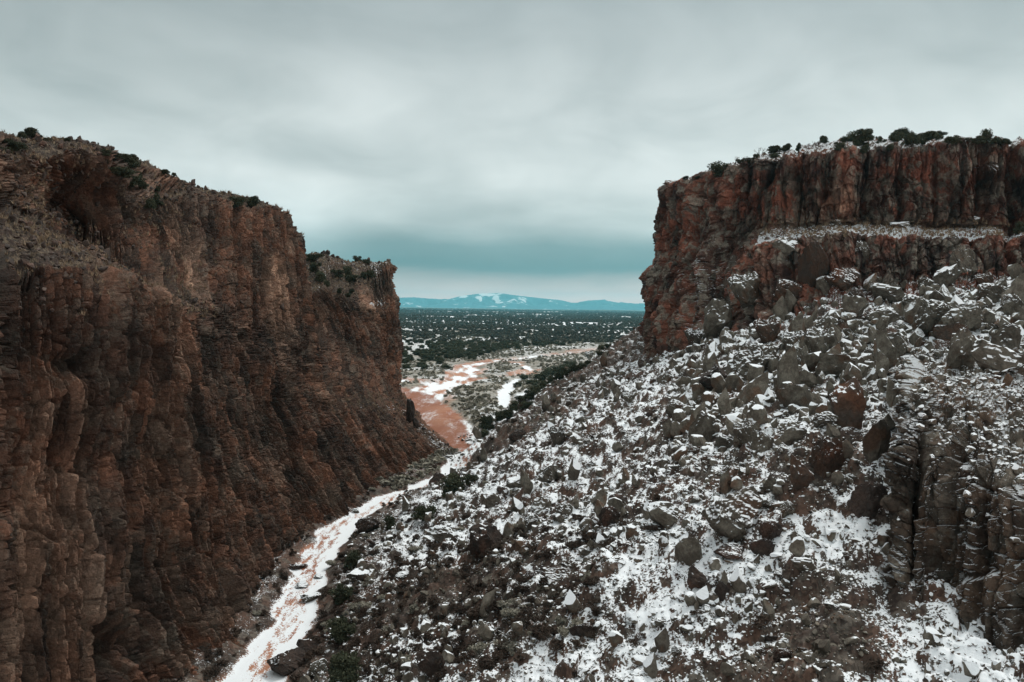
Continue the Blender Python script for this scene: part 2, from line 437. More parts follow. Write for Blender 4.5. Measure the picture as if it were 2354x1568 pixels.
SNOWB = blob_world([(1500, 1330, 8, .16), (1750, 1300, 5, .15), (2000, 1200, 4, .25), (2200, 1500, 4, .22), (1250, 1000, 25, .03), (1300, 1230, 10, .06), (2300, 1560, 5, .2), (1600, 1480, 5, .1),
                    (1930, 1450, 3.2, -.36), (1870, 1340, 2.5, -.22), (1850, 1130, 3.5, -.25), (950, 1400, 8, -.24), (1080, 1330, 8, -.20), (850, 1330, 7, -.20), (1250, 1420, 5, -.14), (1750, 1540, 4, -.2),
                    (1240, 950, 15, -.22), (1350, 850, 22, -.20), (1180, 1010, 8, -.2), (1100, 1500, 5, -.1), (1450, 1180, 3, -.15), (1420, 800, 20, -.12), (1900, 1540, 3.0, -.24), (1200, 1370, 4, -.16)])

def ground_attrs(x, y, z, T, mk, tone):
    ps, sd, rd, br, bb = mk
    r = np.hypot(x, y)
    tal = sm(T, 0.4, 2.5)
    tracks = fbm(x / .8 + 50, y / 3.5, 4, 71, .7) * 1.3
    n = fbm(x / 5, y / 5, 4, 73)
    inpath = 1 - sm(ps, -0.3, 0.5)
    insand = (1 - sm(sd + tracks * .9, -0.2, 0.8)) * 0.9
    inred = 1 - sm(rd, -1.0, 1.2)
    inbr = 1 - sm(br, -1.5, 1.5)
    inbb = 1 - sm(bb, -0.5, 1.2)
    braid = fbm(x / 6 + 9, y / 26 + 3, 4, 79) + 0.35 * fbm(x / 1.5, y / 7, 3, 83)
    sand = np.clip(np.maximum.reduce([insand, inpath * 0.9, inred, inbr, inbb]), 0, 1)
    # red banks along the braided reach
    sand = np.maximum(sand, (1 - sm(np.abs(br - 2.5), 1.0, 3.0)) * sm(y, 260, 330) * sm(fbm(x / 40, y / 40, 2, 85), -0.1, 0.1))
    snow = 0.47 + n * 0.45
    flat = (1 - tal)
    valley = flat * (0.17 + 0.38 * fbm(x / 30, y / 30, 3, 87) + 0.12 * (1 - sm(ps, 0, 8)))
    snow = tal * snow + valley
    for bx, by, rr, a in SNOWB: snow += tal * a * np.exp(-((x - bx) ** 2 + (y - by) ** 2) / rr ** 2)
    # streaks run straight down the fall line
    snow += tal * 0.16 * fbm((y + x * .15) / 2.6, x / 16, 3, 91)
    snow = np.where(inpath > .05, snow * (1 - inpath) + inpath * (0.58 + 0.45 * tracks), snow)
    snow = snow * (1 - insand) + insand * (0.25 + 0.5 * tracks)
    snow = snow * (1 - inbr) + inbr * (0.30 + braid * 1.1 + 0.25 * sm(y, 420, 560))
    snow = snow * (1 - inbb) + inbb * 0.8
    snow = snow * (1 - inred) + inred * (0.10 + 0.4 * np.clip(braid, -.5, .6))
    wood = sm(r, 900, 2200) * 0.9
    hill = sm(r, 430, 700)
    snow = snow * (1 - hill) + hill * (0.25 + 0.45 * fbm(x / 160, y / 160, 4, 95) + 0.12 * sm(r, 900, 2000)) * (1 - .8 * sm(r, 5000, 9000))
    valley_far = sm(y, 400, 480) * (1 - hill) * flat * (1 - inbr); snow = snow * (1 - .45 * valley_far)
    leftbank = flat * sm(ps, 0, 1.0) * (1 - sm(y, 190, 230)) * (x < 0); snow = snow * (1 - .55 * leftbank)
    flat = flat * sm(y, 190, 250)
    damp = inred * (1 - np.exp(-(((x + 18) / 9) ** 2 + ((y - 262) / 26) ** 2))) * 0.9
    return dict(snow=np.clip(snow, 0, 1), sand=np.where(hill > .5, sand * 0.7, sand), flat=flat, damp=damp, wood=wood, tone=tone)

A0, A1, NA = R(-44), R(44), 1250
ang = np.linspace(A0, A1, NA)
rr1 = 20 * (300 / 20) ** np.linspace(0, 1, 680)
def polar(rr, ang):
    Rr, An = np.meshgrid(rr, ang, indexing='ij')
    return Rr * np.sin(An), Rr * np.cos(An)
X, Y = polar(rr1, ang)
Z, T, mk, tone = ground(X.ravel(), Y.ravel())
at_ = ground_attrs(X.ravel(), Y.ravel(), Z, T, mk, tone)
V = np.c_[X.ravel(), Y.ravel(), Z]
istal = (T > 0.9).reshape(X.shape)
qm = istal[:-1, :-1]
keys = list(at_)
for nm, msk, lab in (('talus_slope', qm, 'snow-dusted talus slope of rubble rising from the wash to the right mesa'),
                     ('wash', ~qm, 'canyon floor with snowy tracks and a red sandy wash between the cliffs')):
    F = grid_faces(*X.shape, mask=msk, flip=True)
    res = compact(V, F, *[at_[k] for k in keys])
    o = link(nm, mesh_np(nm, res[0], res[1], MAT_GROUND, dict(zip(keys, res[2:])), smooth=True))
    tag(o, lab, 'terrain', kind='structure')
rr2 = 298.5 * (24000 / 298.5) ** np.linspace(0, 1, 430)
X2, Y2 = polar(rr2, np.linspace(A0, A1, 900))
Z2, T2, mk2, tone2 = ground(X2.ravel(), Y2.ravel())
at2 = ground_attrs(X2.ravel(), Y2.ravel(), Z2, T2, mk2, tone2)
Z2 = Z2 - 0.03 * (1 - sm(Y2.ravel(), 320, 360))
o = link('plain', mesh_np('plain', np.c_[X2.ravel(), Y2.ravel(), Z2], grid_faces(*X2.shape, flip=True), MAT_GROUND, at2, smooth=True))
tag(o, 'snow-speckled wooded plain stretching from the canyon mouth to the mountains', 'terrain', kind='structure')
del X2, Y2, Z2, T2

# ------------------------------------------------------------------ lofted cliffs
def crm(P, n, lin=0.35):
    """P (k, ..., 3) -> n samples per span of blended Catmull-Rom and linear"""
    k = len(P); out = []
    ns = n if hasattr(n, '__len__') else [n] * (k - 1)
    for i in range(k - 1):
        p0 = P[max(i - 1, 0)]; p1 = P[i]; p2 = P[i + 1]; p3 = P[min(i + 2, k - 1)]
        t = np.linspace(0, 1, ns[i], endpoint=(i == k - 2)).reshape((-1,) + (1,) * p1.ndim)
        c = 0.5 * ((2 * p1) + (-p0 + p2) * t + (2 * p0 - 5 * p1 + 4 * p2 - p3) * t * t + (-p0 + 3 * p1 - 3 * p2 + p3) * t ** 3)
        l = p1 * (1 - t) + p2 * t
        out.append(c * (1 - lin) + l * lin)
    return np.concatenate(out, 0)

def loft(name, mat, cols, ncol, nrow, prm, label, bumps=(), cat='cliff', blobs=None, clin=0.35):
    Pc = np.array([[at(*p) if len(p) == 3 else np.array(p[1:], float) for p in c] for c in cols])   # (C, R, 3)
    P = crm(Pc, ncol, clin)                      # along the wall
    P = crm(np.swapaxes(P, 0, 1), nrow, 0.5)     # base to top  -> (R, C, 3)
    nr, nc = P.shape[:2]
    mid = P[nr // 3]; s = np.r_[0, np.cumsum(np.linalg.norm(np.diff(mid, axis=0), axis=1))]
    dt = np.linalg.norm(np.diff(P, axis=0), axis=2).mean(1); t = np.r_[0, np.cumsum(dt)]
    pm = project(mid)[0]; dpm = np.abs(np.diff(pm)) * np.linalg.norm(mid[1:] - CAM, axis=1) / FPX
    ds = np.diff(s); sp = np.r_[0, np.cumsum(ds ** .35 * np.clip(dpm, ds * .12, None) ** .65)]
    S, Tt = np.meshgrid(sp, t)
    du = np.gradient(P, axis=1); dv = np.gradient(P, axis=0)
    N = np.cross(du, dv); N /= np.linalg.norm(N, axis=2, keepdims=True) + 1e-9
    for _ in range(6):                           # soften normals over the sharp rims
        N[1:-1] = (N[:-2] + N[1:-1] * 2 + N[2:]) / 4; N[:, 1:-1] = (N[:, :-2] + N[:, 1:-1] * 2 + N[:, 2:]) / 4
    N /= np.linalg.norm(N, axis=2, keepdims=True) + 1e-9
    if ((CAM - P) * N).sum(2).mean() < 0: N = -N; flip = True
    else: flip = False
    nz = N[..., 2]
    wall = 1 - sm(nz, prm.get('w0', .74), prm.get('w1', .92))
    warp = fbm(S / 9, Tt / 16, 3, prm['seed']) * prm.get('warp', 2.0)
    s1 = S + warp; disp = np.zeros(S.shape); tone = np.zeros(S.shape)
    # buttresses and gullies
    gsc = prm['gully']
    gl = fbm(s1 / gsc, Tt / (gsc * prm.get('gstretch', 4)), 4, prm['seed'] + 3)
    disp += wall * prm['gully_amp'] * (1 - 2.4 * np.abs(gl)) 
    disp += prm['big_amp'] * fbm(S / (gsc * 2.5), Tt / (gsc * 2), 3, prm['seed'] + 7)
    for (cw, st_, amp, crack, j) in prm['cells']:
        f1, f2, cid, vx, vy = worley(s1 / cw + fbm(S / cw / 3, Tt / cw / 3, 2, j) * .3, (Tt + fbm(S / cw / 2, Tt / cw / 4, 2, j + 9) * cw * st_ * .35) / (cw * st_), j)
        e = sm(f2 - f1, 0.0, 0.12)
        tilt = vx * (hf(np.floor(cid * 9973), np.floor(cid * 331)) - .5) * 2.0 + vy * (hf(np.floor(cid * 773), np.floor(cid * 3331)) - .55) * (1.2 if st_ < 3 else .45)
        disp += (wall * 0.88 + 0.12) * (amp * ((cid - .5) + tilt) * sm(f2 - f1, 0.0, prm.get('e2', .14)) - crack * (1 - e))
        tone += (cid - .5) * prm.get('tonek', 0.45)
    for (rw, L_, amp, crack, j) in prm['ribs']:      # upright columns: rounded ribs with sharp joints
        q = s1 / rw + fbm(S / rw / 5, Tt / (rw * 9), 3, j) * .45
        ci = np.floor(q); u_l = q - ci - .5
        wdt = .75 + .25 * hf(ci, ci * 0, 5, j)
        seg = np.floor(Tt / (rw * L_) + hf(ci, ci * 0, 1, j) * 7)
        idv = .7 * hf(ci, ci * 0, 2, j) + .3 * hf(ci, seg, 3, j)
        disp += wall * (amp * (idv - .5) + amp * .35 * np.cos(np.pi * u_l) * wdt + amp * .9 * u_l * (hf(ci, ci * 0, 6, j) - .5) - crack * (.6 + .8 * hf(ci, ci * 0, 7, j)) * np.exp(-((.5 - np.abs(u_l)) / .13) ** 2))
        tone += (hf(ci, seg, 4, j) - .5) * .5
    if prm.get('bed'):                           # horizontal bedding ledges
        for step_, amp in prm['bed']:
            q = (P[..., 2] + fbm(P[..., 0] / 6, P[..., 1] / 6, 3, 5) * step_ * 1.5 + fbm(S / 2, Tt / 2, 2, 8) * step_ * .5) / step_
            fr = q - np.floor(q)
            disp += wall * amp * (1 - fr) * (0.35 + hf(np.floor(q), np.floor(S / step_ / 3 + hf(np.floor(q), np.floor(q)) * 9)))
    rub = 1 - wall
    f1, f2, cid, _, _ = worley(P[..., 0] / 1.1, P[..., 1] / 1.1, 77)
    disp += rub * (np.clip(.55 - f1, 0, 1) * 1.1 * cid * prm.get('rubble', 1.0) + fbm(S / 3, Tt / 3, 4, 70) * 0.6)
    disp += fbm(S / .8, Tt / 3.2, 4, 99) * prm.get('rough', 0.3) + fbm(S / .3, Tt / .9, 2, 98) * prm.get('rough', 0.3) * .3
    px, py = project(P.reshape(-1, 3)); px = px.reshape(S.shape); py = py.reshape(S.shape)
    for bx, by, rx, ry, a in bumps:
        disp += a * np.exp(-((px - bx) / rx) ** 2 - ((py - by) / ry) ** 2)
    # fade the displacement at the hidden edges
    edge = np.minimum.reduce([sm(np.arange(nc), 0, 8)[None, :] * np.ones((nr, 1)), sm(nc - 1 - np.arange(nc), 0, 8)[None, :] * np.ones((nr, 1))])
    Nh = N.copy(); Nh[..., 2] *= 0.35 + .65 * (1 - wall)
    Q = P + Nh * (disp * edge)[..., None]
    jag = wall * fbm(S / 2.0, Tt * 0, 3, 101) * prm.get('jag', 0.8)
    Q[..., 2] += jag * sm(Tt, t[-1] * .3, t[-1] * .5)
    grass = sm(nz, prm.get('g0', 0.80), prm.get('g1', 0.93)) * prm.get('grass', 1.0)
    snow = np.full(S.shape, prm.get('snow', 0.2)) + (nz > .8) * prm.get('snow_flat', 0.0)
    pale = np.full(S.shape, prm.get('pale', 0.0)); varn = np.full(S.shape, prm.get('varnish', 0.8))
    for kind, bx, by, rx, ry, a in (blobs or ()):
        q = a * np.exp(-((px - bx) / rx) ** 2 - ((py - by) / ry) ** 2)
        if kind == 'pale': pale += q
        elif kind == 'snow': snow += q
        elif kind == 'grass': grass += q
        elif kind == 'varnish': varn += q
    at_ = dict(tone=np.clip(tone + .5, 0, 1), grass=np.clip(grass, 0, 1), snow=np.clip(snow, 0, 1), pale=np.clip(pale, 0, 1), varnish=np.clip(varn, 0, 1.2))
    me = mesh_np(name, Q.reshape(-1, 3), grid_faces(nr, nc, flip=flip), mat, {k: v.ravel() for k, v in at_.items()}, uv=np.c_[S.ravel(), Tt.ravel()], smooth=False)
    o = link(name, me); tag(o, label, cat, kind='structure')
    return o, Q

# left canyon wall: base, lower wall, mid, lip of the bench, back of the bench, upper cliff, rim, hill skyline, beyond
Lc = [
    [('w', -33, 12, -2), ('w', -35, 14, 12), ('w', -37, 16, 26), ('w', -41, 20, 40), ('w', -58, 34, 48), ('w', -62, 40, 56), ('w', -64, 44, 62), ('w', -80, 60, 70), ('w', -115, 80, 66)],
    [('w', -32.5, 36, -2), ('w', -33.5, 40, 11), ('w', -36, 45, 25), ('w', -40, 48, 39), ('w', -56, 64, 46.5), ('w', -59, 68, 52), ('w', -61, 72, 56), ('w', -75, 90, 63), ('w', -110, 105, 60)],
    [('w', -31, 48, -2), (0, 1568, 52), (0, 1050, 58), (0, 640, 63), (0, 485, 84), (0, 410, 88), (0, 355, 91), (0, 312, 106), ('w', -105, 128, 52)],
    [('w', -30.8, 53, -2), (100, 1568, 55.5), (100, 1050, 62), (100, 618, 67), (90, 505, 91), (100, 420, 96), (95, 362, 95), (105, 322, 112), ('w', -100, 140, 52)],
    [('w', -30.5, 59, -2), (200, 1568, 59), (200, 1050, 66), (200, 626, 72), (170, 540, 100), (190, 440, 103), (200, 345, 101), (215, 342, 120), ('w', -90, 150, 52)],
    [(440, 1575, 73), (350, 1400, 73), (312, 1040, 76), (300, 650, 80), (285, 625, 98), (265, 480, 108), (260, 400, 109), (310, 375, 131), ('w', -82, 160, 52)],
    [(548, 1495, 82), (472, 1290, 85), (425, 1010, 88), (400, 708, 90), (392, 690, 100), (365, 570, 113), (340, 480, 118), (400, 405, 142), ('w', -75, 170, 50)],
    [(636, 1345, 101), (575, 1180, 103.5), (515, 980, 105), (480, 760, 108), (472, 700, 112), (455, 560, 122), (440, 440, 130), (515, 462, 152), ('w', -62, 185, 46)],
    [(715, 1240, 121), (652, 1110, 123), (597, 960, 124), (570, 800, 127), (563, 740, 130), (560, 600, 135), (560, 480, 140), (600, 478, 156), ('w', -55, 200, 42)],
    [(800, 1192, 132), (737, 1070, 134), (683, 940, 137), (660, 850, 141), (655, 780, 145), (650, 630, 150), (636, 478, 155), (650, 512, 166), ('w', -58, 205, 38)],
    [(880, 1135, 150), (817, 1040, 151), (757, 945, 153), (730, 872, 156), (720, 800, 159), (705, 690, 162), (688, 555, 167), (695, 600, 178), ('w', -62, 210, 36)],
]
prmL = dict(seed=11, gully=5.0, gully_amp=0.9, gstretch=7, big_amp=1.3, warp=0.5,
            ribs=((2.7, 5, 1.1, 1.2, 221), (1.0, 6, 0.70, 1.25, 223), (0.5, 7, .32, .7, 225)), cells=((1.5, 3.0, 0.45, 0.50, 202), (0.7, 3.2, 0.28, 0.42, 203), (0.36, 2.6, 0.16, 0.30, 207)), e2=.10, rough=0.20, jag=1.0,
            grass=0.85, snow=0.12, snow_flat=0.05, pale=0.22, varnish=0.7)
BL = [('pale', 480, 620, 40, 60, .9), ('pale', 560, 650, 60, 80, .5), ('pale', 640, 640, 30, 90, .7), ('pale', 370, 600, 25, 70, .8), ('pale', 170, 870, 60, 70, .4), ('pale', 60, 1300, 40, 160, .6), ('pale', 20, 470, 25, 25, 1.),
      ('varnish', 200, 450, 60, 60, .3), ('varnish', 900, 800, 60, 100, .2)]
left, QL = loft('left_cliff', MAT_LEFT, Lc, [12, 30, 85, 85, 85, 85, 120, 105, 95, 80], [100, 160, 150, 60, 85, 65, 40, 16], prmL,
     'tall dark red-brown columnar canyon wall along the left of the wash', bumps=[(255, 1500, 32, 45, -5.0), (160, 840, 45, 30, -1.8), (185, 470, 60, 55, -4.5), (430, 640, 18, 120, -1.2), (330, 900, 30, 60, 1.0)], blobs=BL)

# far headland of the left wall with its grassy top and second bench
Hc_ = [
    [('w', -30, 130, -2), ('w', -38, 136, 10), ('w', -44, 142, 18), ('w', -50, 150, 26), ('w', -55, 158, 32), ('w', -60, 168, 37), ('w', -66, 180, 41), ('w', -80, 215, 46), ('w', -100, 240, 44)],
    [(850, 1160, 147), (790, 1062, 150), (737, 962, 156), (716, 885, 162), (710, 810, 168), (703, 740, 178), (690, 690, 184), (680, 590, 215), ('w', -85, 260, 44)],
    [(940, 1102, 163), (880, 1022, 165), (835, 952, 169), (812, 905, 175), (795, 820, 184), (772, 745, 188), (735, 665, 190), (745, 583, 222), ('w', -75, 265, 44)],
    [(992, 1080, 172), (930, 1012, 174), (882, 952, 178), (852, 905, 185), (836, 825, 193), (818, 745, 197), (800, 685, 199), (790, 598, 226), ('w', -65, 270, 44)],
    [(1028, 1064, 180), (968, 1012, 182), (918, 952, 188), (884, 908, 196), (873, 828, 205), (866, 750, 209), (858, 712, 211), (845, 602, 232), ('w', -58, 270, 44)],
    [(1054, 1051, 186), (1012, 1012, 192), (952, 960, 200), (913, 915, 208), (912, 830, 216), (911, 760, 219), (905, 690, 220), (893, 606, 230), ('w', -52, 265, 40)],
    [('w', -26, 215, -2), ('w', -29, 216, 3), ('w', -33, 220, 10), ('w', -36, 226, 16), ('w', -37.5, 230, 25), ('w', -39, 233, 35), ('w', -40, 235, 43), ('w', -43, 240, 46), ('w', -52, 265, 40)],
    [('w', -45, 250, -2), ('w', -48, 252, 6), ('w', -50, 253, 12), ('w', -52, 255, 18), ('w', -54, 257, 26), ('w', -56, 259, 34), ('w', -58, 261, 40), ('w', -62, 265, 44), ('w', -70, 275, 40)],
]
prmH = dict(prmL, seed=23, big_amp=1.0, gully=7, gully_amp=1.2, grass=0.9, pale=0.05, snow=0.16, snow_flat=0.18, jag=0.7)
BH = [('grass', 800, 640, 80, 38, .9), ('snow', 868, 700, 26, 16, .45), ('snow', 868, 625, 22, 22, .3), ('grass', 790, 925, 50, 10, .5), ('snow', 985, 1035, 30, 25, .2), ('pale', 850, 700, 30, 30, .4), ('pale', 735, 690, 20, 70, .5)]
head, QH = loft('left_headland', MAT_LEFT, Hc_, [14, 40, 55, 55, 55, 30, 14], [45, 50, 45, 50, 50, 45, 60, 14], prmH,
     'dark columnar cliff headland with a grassy top at the far end of the left wall', bumps=[(950, 945, 12, 20, 1.5), (893, 615, 8, 14, 1.4)], blobs=BH)

# right mesa: foot, lower band, lip of the ledge, ledge back, upper wall, rim, snowy top edge, plateau
Rc = [
    [('w', 70, 285, 10), ('w', 70, 285, 24), ('w', 70, 285, 35), ('w', 70, 285, 42), ('w', 70, 285, 52), ('w', 70, 285, 60), ('w', 74, 285, 62), ('w', 120, 300, 62)],
    [(1500, 900, 215), (1500, 760, 215), (1505, 650, 215), (1530, 590, 215), (1535, 500, 214), (1545, 440, 213), (1570, 425, 216), ('w', 75, 262, 66)],
    [(1484, 900, 190), (1488, 760, 190), (1492, 650, 191), (1519, 590, 193), (1520, 500, 193), (1530, 438, 193), (1565, 420, 203), ('w', 68, 250, 68)],
    [(1555, 880, 166), (1566, 745, 171), (1585, 640, 174), (1592, 560, 176), (1596, 480, 177), (1602, 412, 178), (1650, 402, 191), ('w', 72, 240, 68)],
    [(1620, 880, 143), (1645, 735, 154), (1668, 640, 159), (1680, 560, 161), (1686, 470, 162), (1690, 388, 163), (1740, 365, 182), ('w', 85, 232, 70)],
    [(1730, 850, 128), (1742, 690, 143), (1735, 575, 149), (1765, 522, 157), (1772, 440, 158), (1790, 368, 158), (1835, 348, 178), ('w', 95, 225, 70)],
    [(1890, 815, 120), (1898, 660, 135), (1900, 545, 141.5), (1900, 519, 151), (1900, 430, 152), (1905, 352, 152.5), (1925, 328, 173), ('w', 110, 220, 71)],
    [(2050, 800, 118), (2050, 655, 132), (2050, 551, 138), (2050, 522, 148), (2055, 430, 149), (2065, 348, 149.5), (2075, 322, 170), ('w', 125, 215, 71)],
    [(2200, 780, 117), (2200, 645, 130), (2200, 551, 136), (2200, 525, 146), (2205, 430, 147), (2210, 334, 147.5), (2220, 318, 168), ('w', 140, 212, 71)],
    [(2353, 760, 115), (2353, 635, 127), (2353, 545, 132.5), (2353, 530, 143), (2355, 435, 144), (2353, 336, 144.5), (2360, 324, 160), ('w', 155, 208, 71)],
    [(2650, 760, 110), (2650, 640, 121), (2650, 549, 126), (2650, 534, 137), (2650, 435, 138), (2650, 338, 139), (2660, 322, 158), ('w', 185, 200, 71)],
    [(3000, 760, 116), (3000, 640, 117), (3000, 556, 118), (3000, 534, 129), (3000, 435, 130), (3000, 338, 131), (3010, 322, 150), ('w', 215, 190, 71)],
]
prmR = dict(seed=37, gully=7.5, gully_amp=1.5, gstretch=7, big_amp=1.6, warp=1.5,
            ribs=((6.5, 2, 1.6, 1.3, 321), (2.3, 2.5, .5, .45, 323)), cells=((5.0, 4.5, 1.4, 1.1, 301), (1.9, 3.6, 0.75, 0.45, 303), (1.5, 2.0, 0.40, 0.28, 305), (0.65, 1.9, 0.24, 0.18, 307)), rough=0.28, jag=0.8,
            grass=0.35, g0=0.8, g1=0.95, snow=0.30, snow_flat=0.32, pale=0.15, varnish=0.6, tonek=0.5, bed=((2.6, 0.5),))
BR = [('varnish', 1950, 400, 130, 50, .5), ('varnish', 1550, 700, 40, 150, .5), ('varnish', 2100, 590, 250, 30, .5), ('pale', 1960, 470, 90, 40, .9), ('pale', 1600, 520, 60, 60, .3), ('snow', 2265, 395, 35, 12, .5), ('snow', 1650, 640, 60, 60, .25),
      ('snow', 1620, 760, 60, 60, .15), ('varnish', 2330, 440, 25, 90, .6), ('grass', 2050, 521, 300, 7, .9), ('snow', 2050, 540, 300, 10, .12)]
mesa, QR = loft('right_mesa', MAT_MESA, Rc, [10, 30, 90, 90, 110, 150, 150, 150, 150, 50, 20], [110, 100, 45, 115, 105, 40, 14], prmR,
     'red and black streaked mesa wall with a grassy ledge and snowy top on the right',
     bumps=[(2080, 470, 35, 45, 2.0), (2110, 490, 20, 30, 1.5), (2250, 440, 30, 60, -2.2), (2320, 430, 14, 110, -3.0), (1830, 430, 6, 80, -2.2), (1620, 470, 8, 60, 1.6), (1660, 640, 60, 60, 1.5), (1950, 600, 60, 30, 1.0), (2270, 395, 30, 12, 1.8)], blobs=BR)

# broken crag in the right foreground
Kc = [
    [('w', 44, 92, 10), ('w', 44, 92, 18), ('w', 44, 92, 24), ('w', 44, 92, 27), ('w', 46, 93, 29), ('w', 60, 95, 26)],
    [(2110, 1300, 58), (2105, 1170, 60), (2100, 1040, 62), (2108, 940, 64), (2120, 885, 68), (2110, 830, 84)],
    [(2072, 1330, 49), (2066, 1180, 50.5), (2070, 1040, 52), (2092, 925, 54), (2120, 868, 58), (2125, 812, 82)],
    [(2130, 1440, 46.5), (2140, 1250, 48.5), (2150, 1090, 50), (2165, 960, 53), (2190, 866, 58), (2190, 800, 82)],
    [(2210, 1510, 44), (2222, 1290, 46), (2232, 1110, 48), (2245, 970, 51), (2270, 862, 57), (2270, 790, 82)],
    [(2290, 1570, 42), (2300, 1330, 44), (2305, 1130, 46.5), (2315, 985, 50), (2330, 862, 56), (2330, 780, 82)],
    [(2370, 1630, 40), (2380, 1370, 42), (2390, 1150, 44.5), (2395, 1000, 49), (2400, 865, 55), (2400, 775, 82)],
    [(2600, 1700, 36), (2600, 1450, 38), (2600, 1200, 41), (2600, 1020, 46), (2600, 880, 53), (2600, 790, 80)],
    [(3000, 1750, 33), (3000, 1500, 35), (3000, 1250, 38), (3000, 1040, 44), (3000, 880, 51), (3000, 800, 78)],
]
prmK = dict(seed=53, gully=3.2, gully_amp=1.2, gstretch=6, big_amp=0.9, warp=0.9,
            ribs=((2.6, 2.5, .9, .9, 421), (1.0, 2, .25, .25, 423)), cells=((1.9, 3.4, 0.6, 0.5, 401), (0.85, 1.3, 0.42, 0.28, 403), (0.4, 1.1, 0.12, 0.10, 407)), rough=0.26, jag=0.3,
            grass=0.0, snow=0.50, snow_flat=0.05, pale=0.1, varnish=0.4, tonek=0.6, rubble=1.0, w0=.62, w1=.82)
BK = [('snow', 2290, 930, 110, 50, .06), ('snow', 2290, 1120, 80, 60, .06), ('snow', 2080, 1150, 25, 100, -.3)]
crag, QK = loft('rock_crag', MAT_CRAG, Kc, [40, 70, 80, 90, 90, 80, 50, 16], [110, 110, 90, 90, 150], prmK,
     'ribbed dark crag with snow on its thin ledges in the right foreground', bumps=[(2110, 1240, 14, 70, -2.5), (2200, 1300, 9, 120, -1.6), (2290, 1350, 9, 130, -1.4)], blobs=BK)
# ------------------------------------------------------------------ ray casting on what has been built so far
bpy.context.view_layer.update()
DG = bpy.context.evaluated_depsgraph_get()
def cast(o, d, far=1e6):
    d = np.array(d) / np.linalg.norm(d)
    ok, loc, nor, idx, ob, _ = scene.ray_cast(DG, Vector(o), Vector(d), distance=far)
    return (np.array(loc), np.array(nor), ob.name) if ok else None
def hit(px, py, down=80):
    for k in range(0, down, 2):
        h = cast(CAM, ray(px, py + k))
        if h is not None and np.linalg.norm(h[0] - CAM) < 1500: return h
    return None
def drop(x, y, z=120):
    h = cast((x, y, z), (0, 0, -1), 400)
    return None if h is None else h

# ------------------------------------------------------------------ boulder shapes
def icosphere(sub):
    t = (1 + 5 ** .5) / 2
    v = [(-1, t, 0), (1, t, 0), (-1, -t, 0), (1, -t, 0), (0, -1, t), (0, 1, t), (0, -1, -t), (0, 1, -t), (t, 0, -1), (t, 0, 1), (-t, 0, -1), (-t, 0, 1)]
    v = [np.array(a) / np.linalg.norm(a) for a in v]
    f = [(0, 11, 5), (0, 5, 1), (0, 1, 7), (0, 7, 10), (0, 10, 11), (1, 5, 9), (5, 11, 4), (11, 10, 2), (10, 7, 6), (7, 1, 8), (3, 9, 4), (3, 4, 2), (3, 2, 6), (3, 6, 8), (3, 8, 9), (4, 9, 5), (2, 4, 11), (6, 2, 10), (8, 6, 7), (9, 8, 1)]
    for _ in range(sub):
        c = {}; nf = []
        def mid(a, b):
            k = (min(a, b), max(a, b))
            if k not in c:
                m = v[a] + v[b]; v.append(m / np.linalg.norm(m)); c[k] = len(v) - 1
            return c[k]
        for a, b, d in f:
            x, y, z = mid(a, b), mid(b, d), mid(d, a); nf += [(a, x, z), (b, y, x), (d, z, y), (x, y, z)]
        f = nf
    return np.array(v), np.array(f)
ICO = {s: icosphere(s) for s in (0, 1, 2, 3, 4)}

def rock_shape(seed, sub, scale=(1, .8, .65), cuts=12, rough=0.075):
    g = np.random.default_rng(seed)
    v, f = ICO[sub]; v = v.copy()
    for _ in range(cuts):
        n = g.normal(size=3); n /= np.linalg.norm(n); d = g.uniform(.38, .80)
        e = np.maximum(0, v @ n - d); v = v - e[:, None] * n
    if sub >= 3:
        nn = fbm(v[:, 0] * 2.5 + seed + v[:, 2], v[:, 1] * 2.5 + v[:, 2] * 1.7, 4, seed)
        v = v * (1 + nn * rough * 3)[:, None]
        f1, f2, cid, _, _ = worley((v[:, 0] + v[:, 2] * .6) * 2.0 + seed, (v[:, 1] - v[:, 2] * .7) * 2.0, seed)
        v = v * (1 - 0.07 * (1 - sm(f2 - f1, 0, .12)) + (cid - .5) * .10)[:, None]
        f1, f2, cid, _, _ = worley((v[:, 0] - v[:, 2] * .5) * 4.5 + seed, (v[:, 1] + v[:, 2] * .8) * 4.5, seed + 3)
        v = v * (1 - 0.03 * (1 - sm(f2 - f1, 0, .14)) + (cid - .5) * .05)[:, None]
    v = v * np.array(scale)
    v[:, 2] -= v[:, 2].min(); ext = v[:, :2].max(0) - v[:, :2].min(0)
    v[:, :2] -= (v[:, :2].max(0) + v[:, :2].min(0)) / 2
    return v / ext[0], f          # width 1, sits on z = 0

SHAPES = {'round': (1, .85, .72), 'block': (1, .8, .8), 'tall': (.7, .6, 1.05), 'flat': (1, .75, .34), 'slab': (1.2, .5, .30), 'long': (1.3, .55, .5)}
_rk = {}
def rock_mesh(kind, var, mat):
    k = (kind, var, mat.name)
    if k not in _rk:
        v, f = rock_shape(hash_(kind) * 31 + var, 4 if var < 3 else 3, SHAPES[kind], cuts=12 if kind != 'round' else 13)
        _rk[k] = mesh_np('boulder_' + kind, v, f, mat)
        _rk[k]['ht'] = float(v[:, 2].max())
    return _rk[k]
def hash_(s): return sum(ord(c) * (i + 3) for i, c in enumerate(s)) % 97

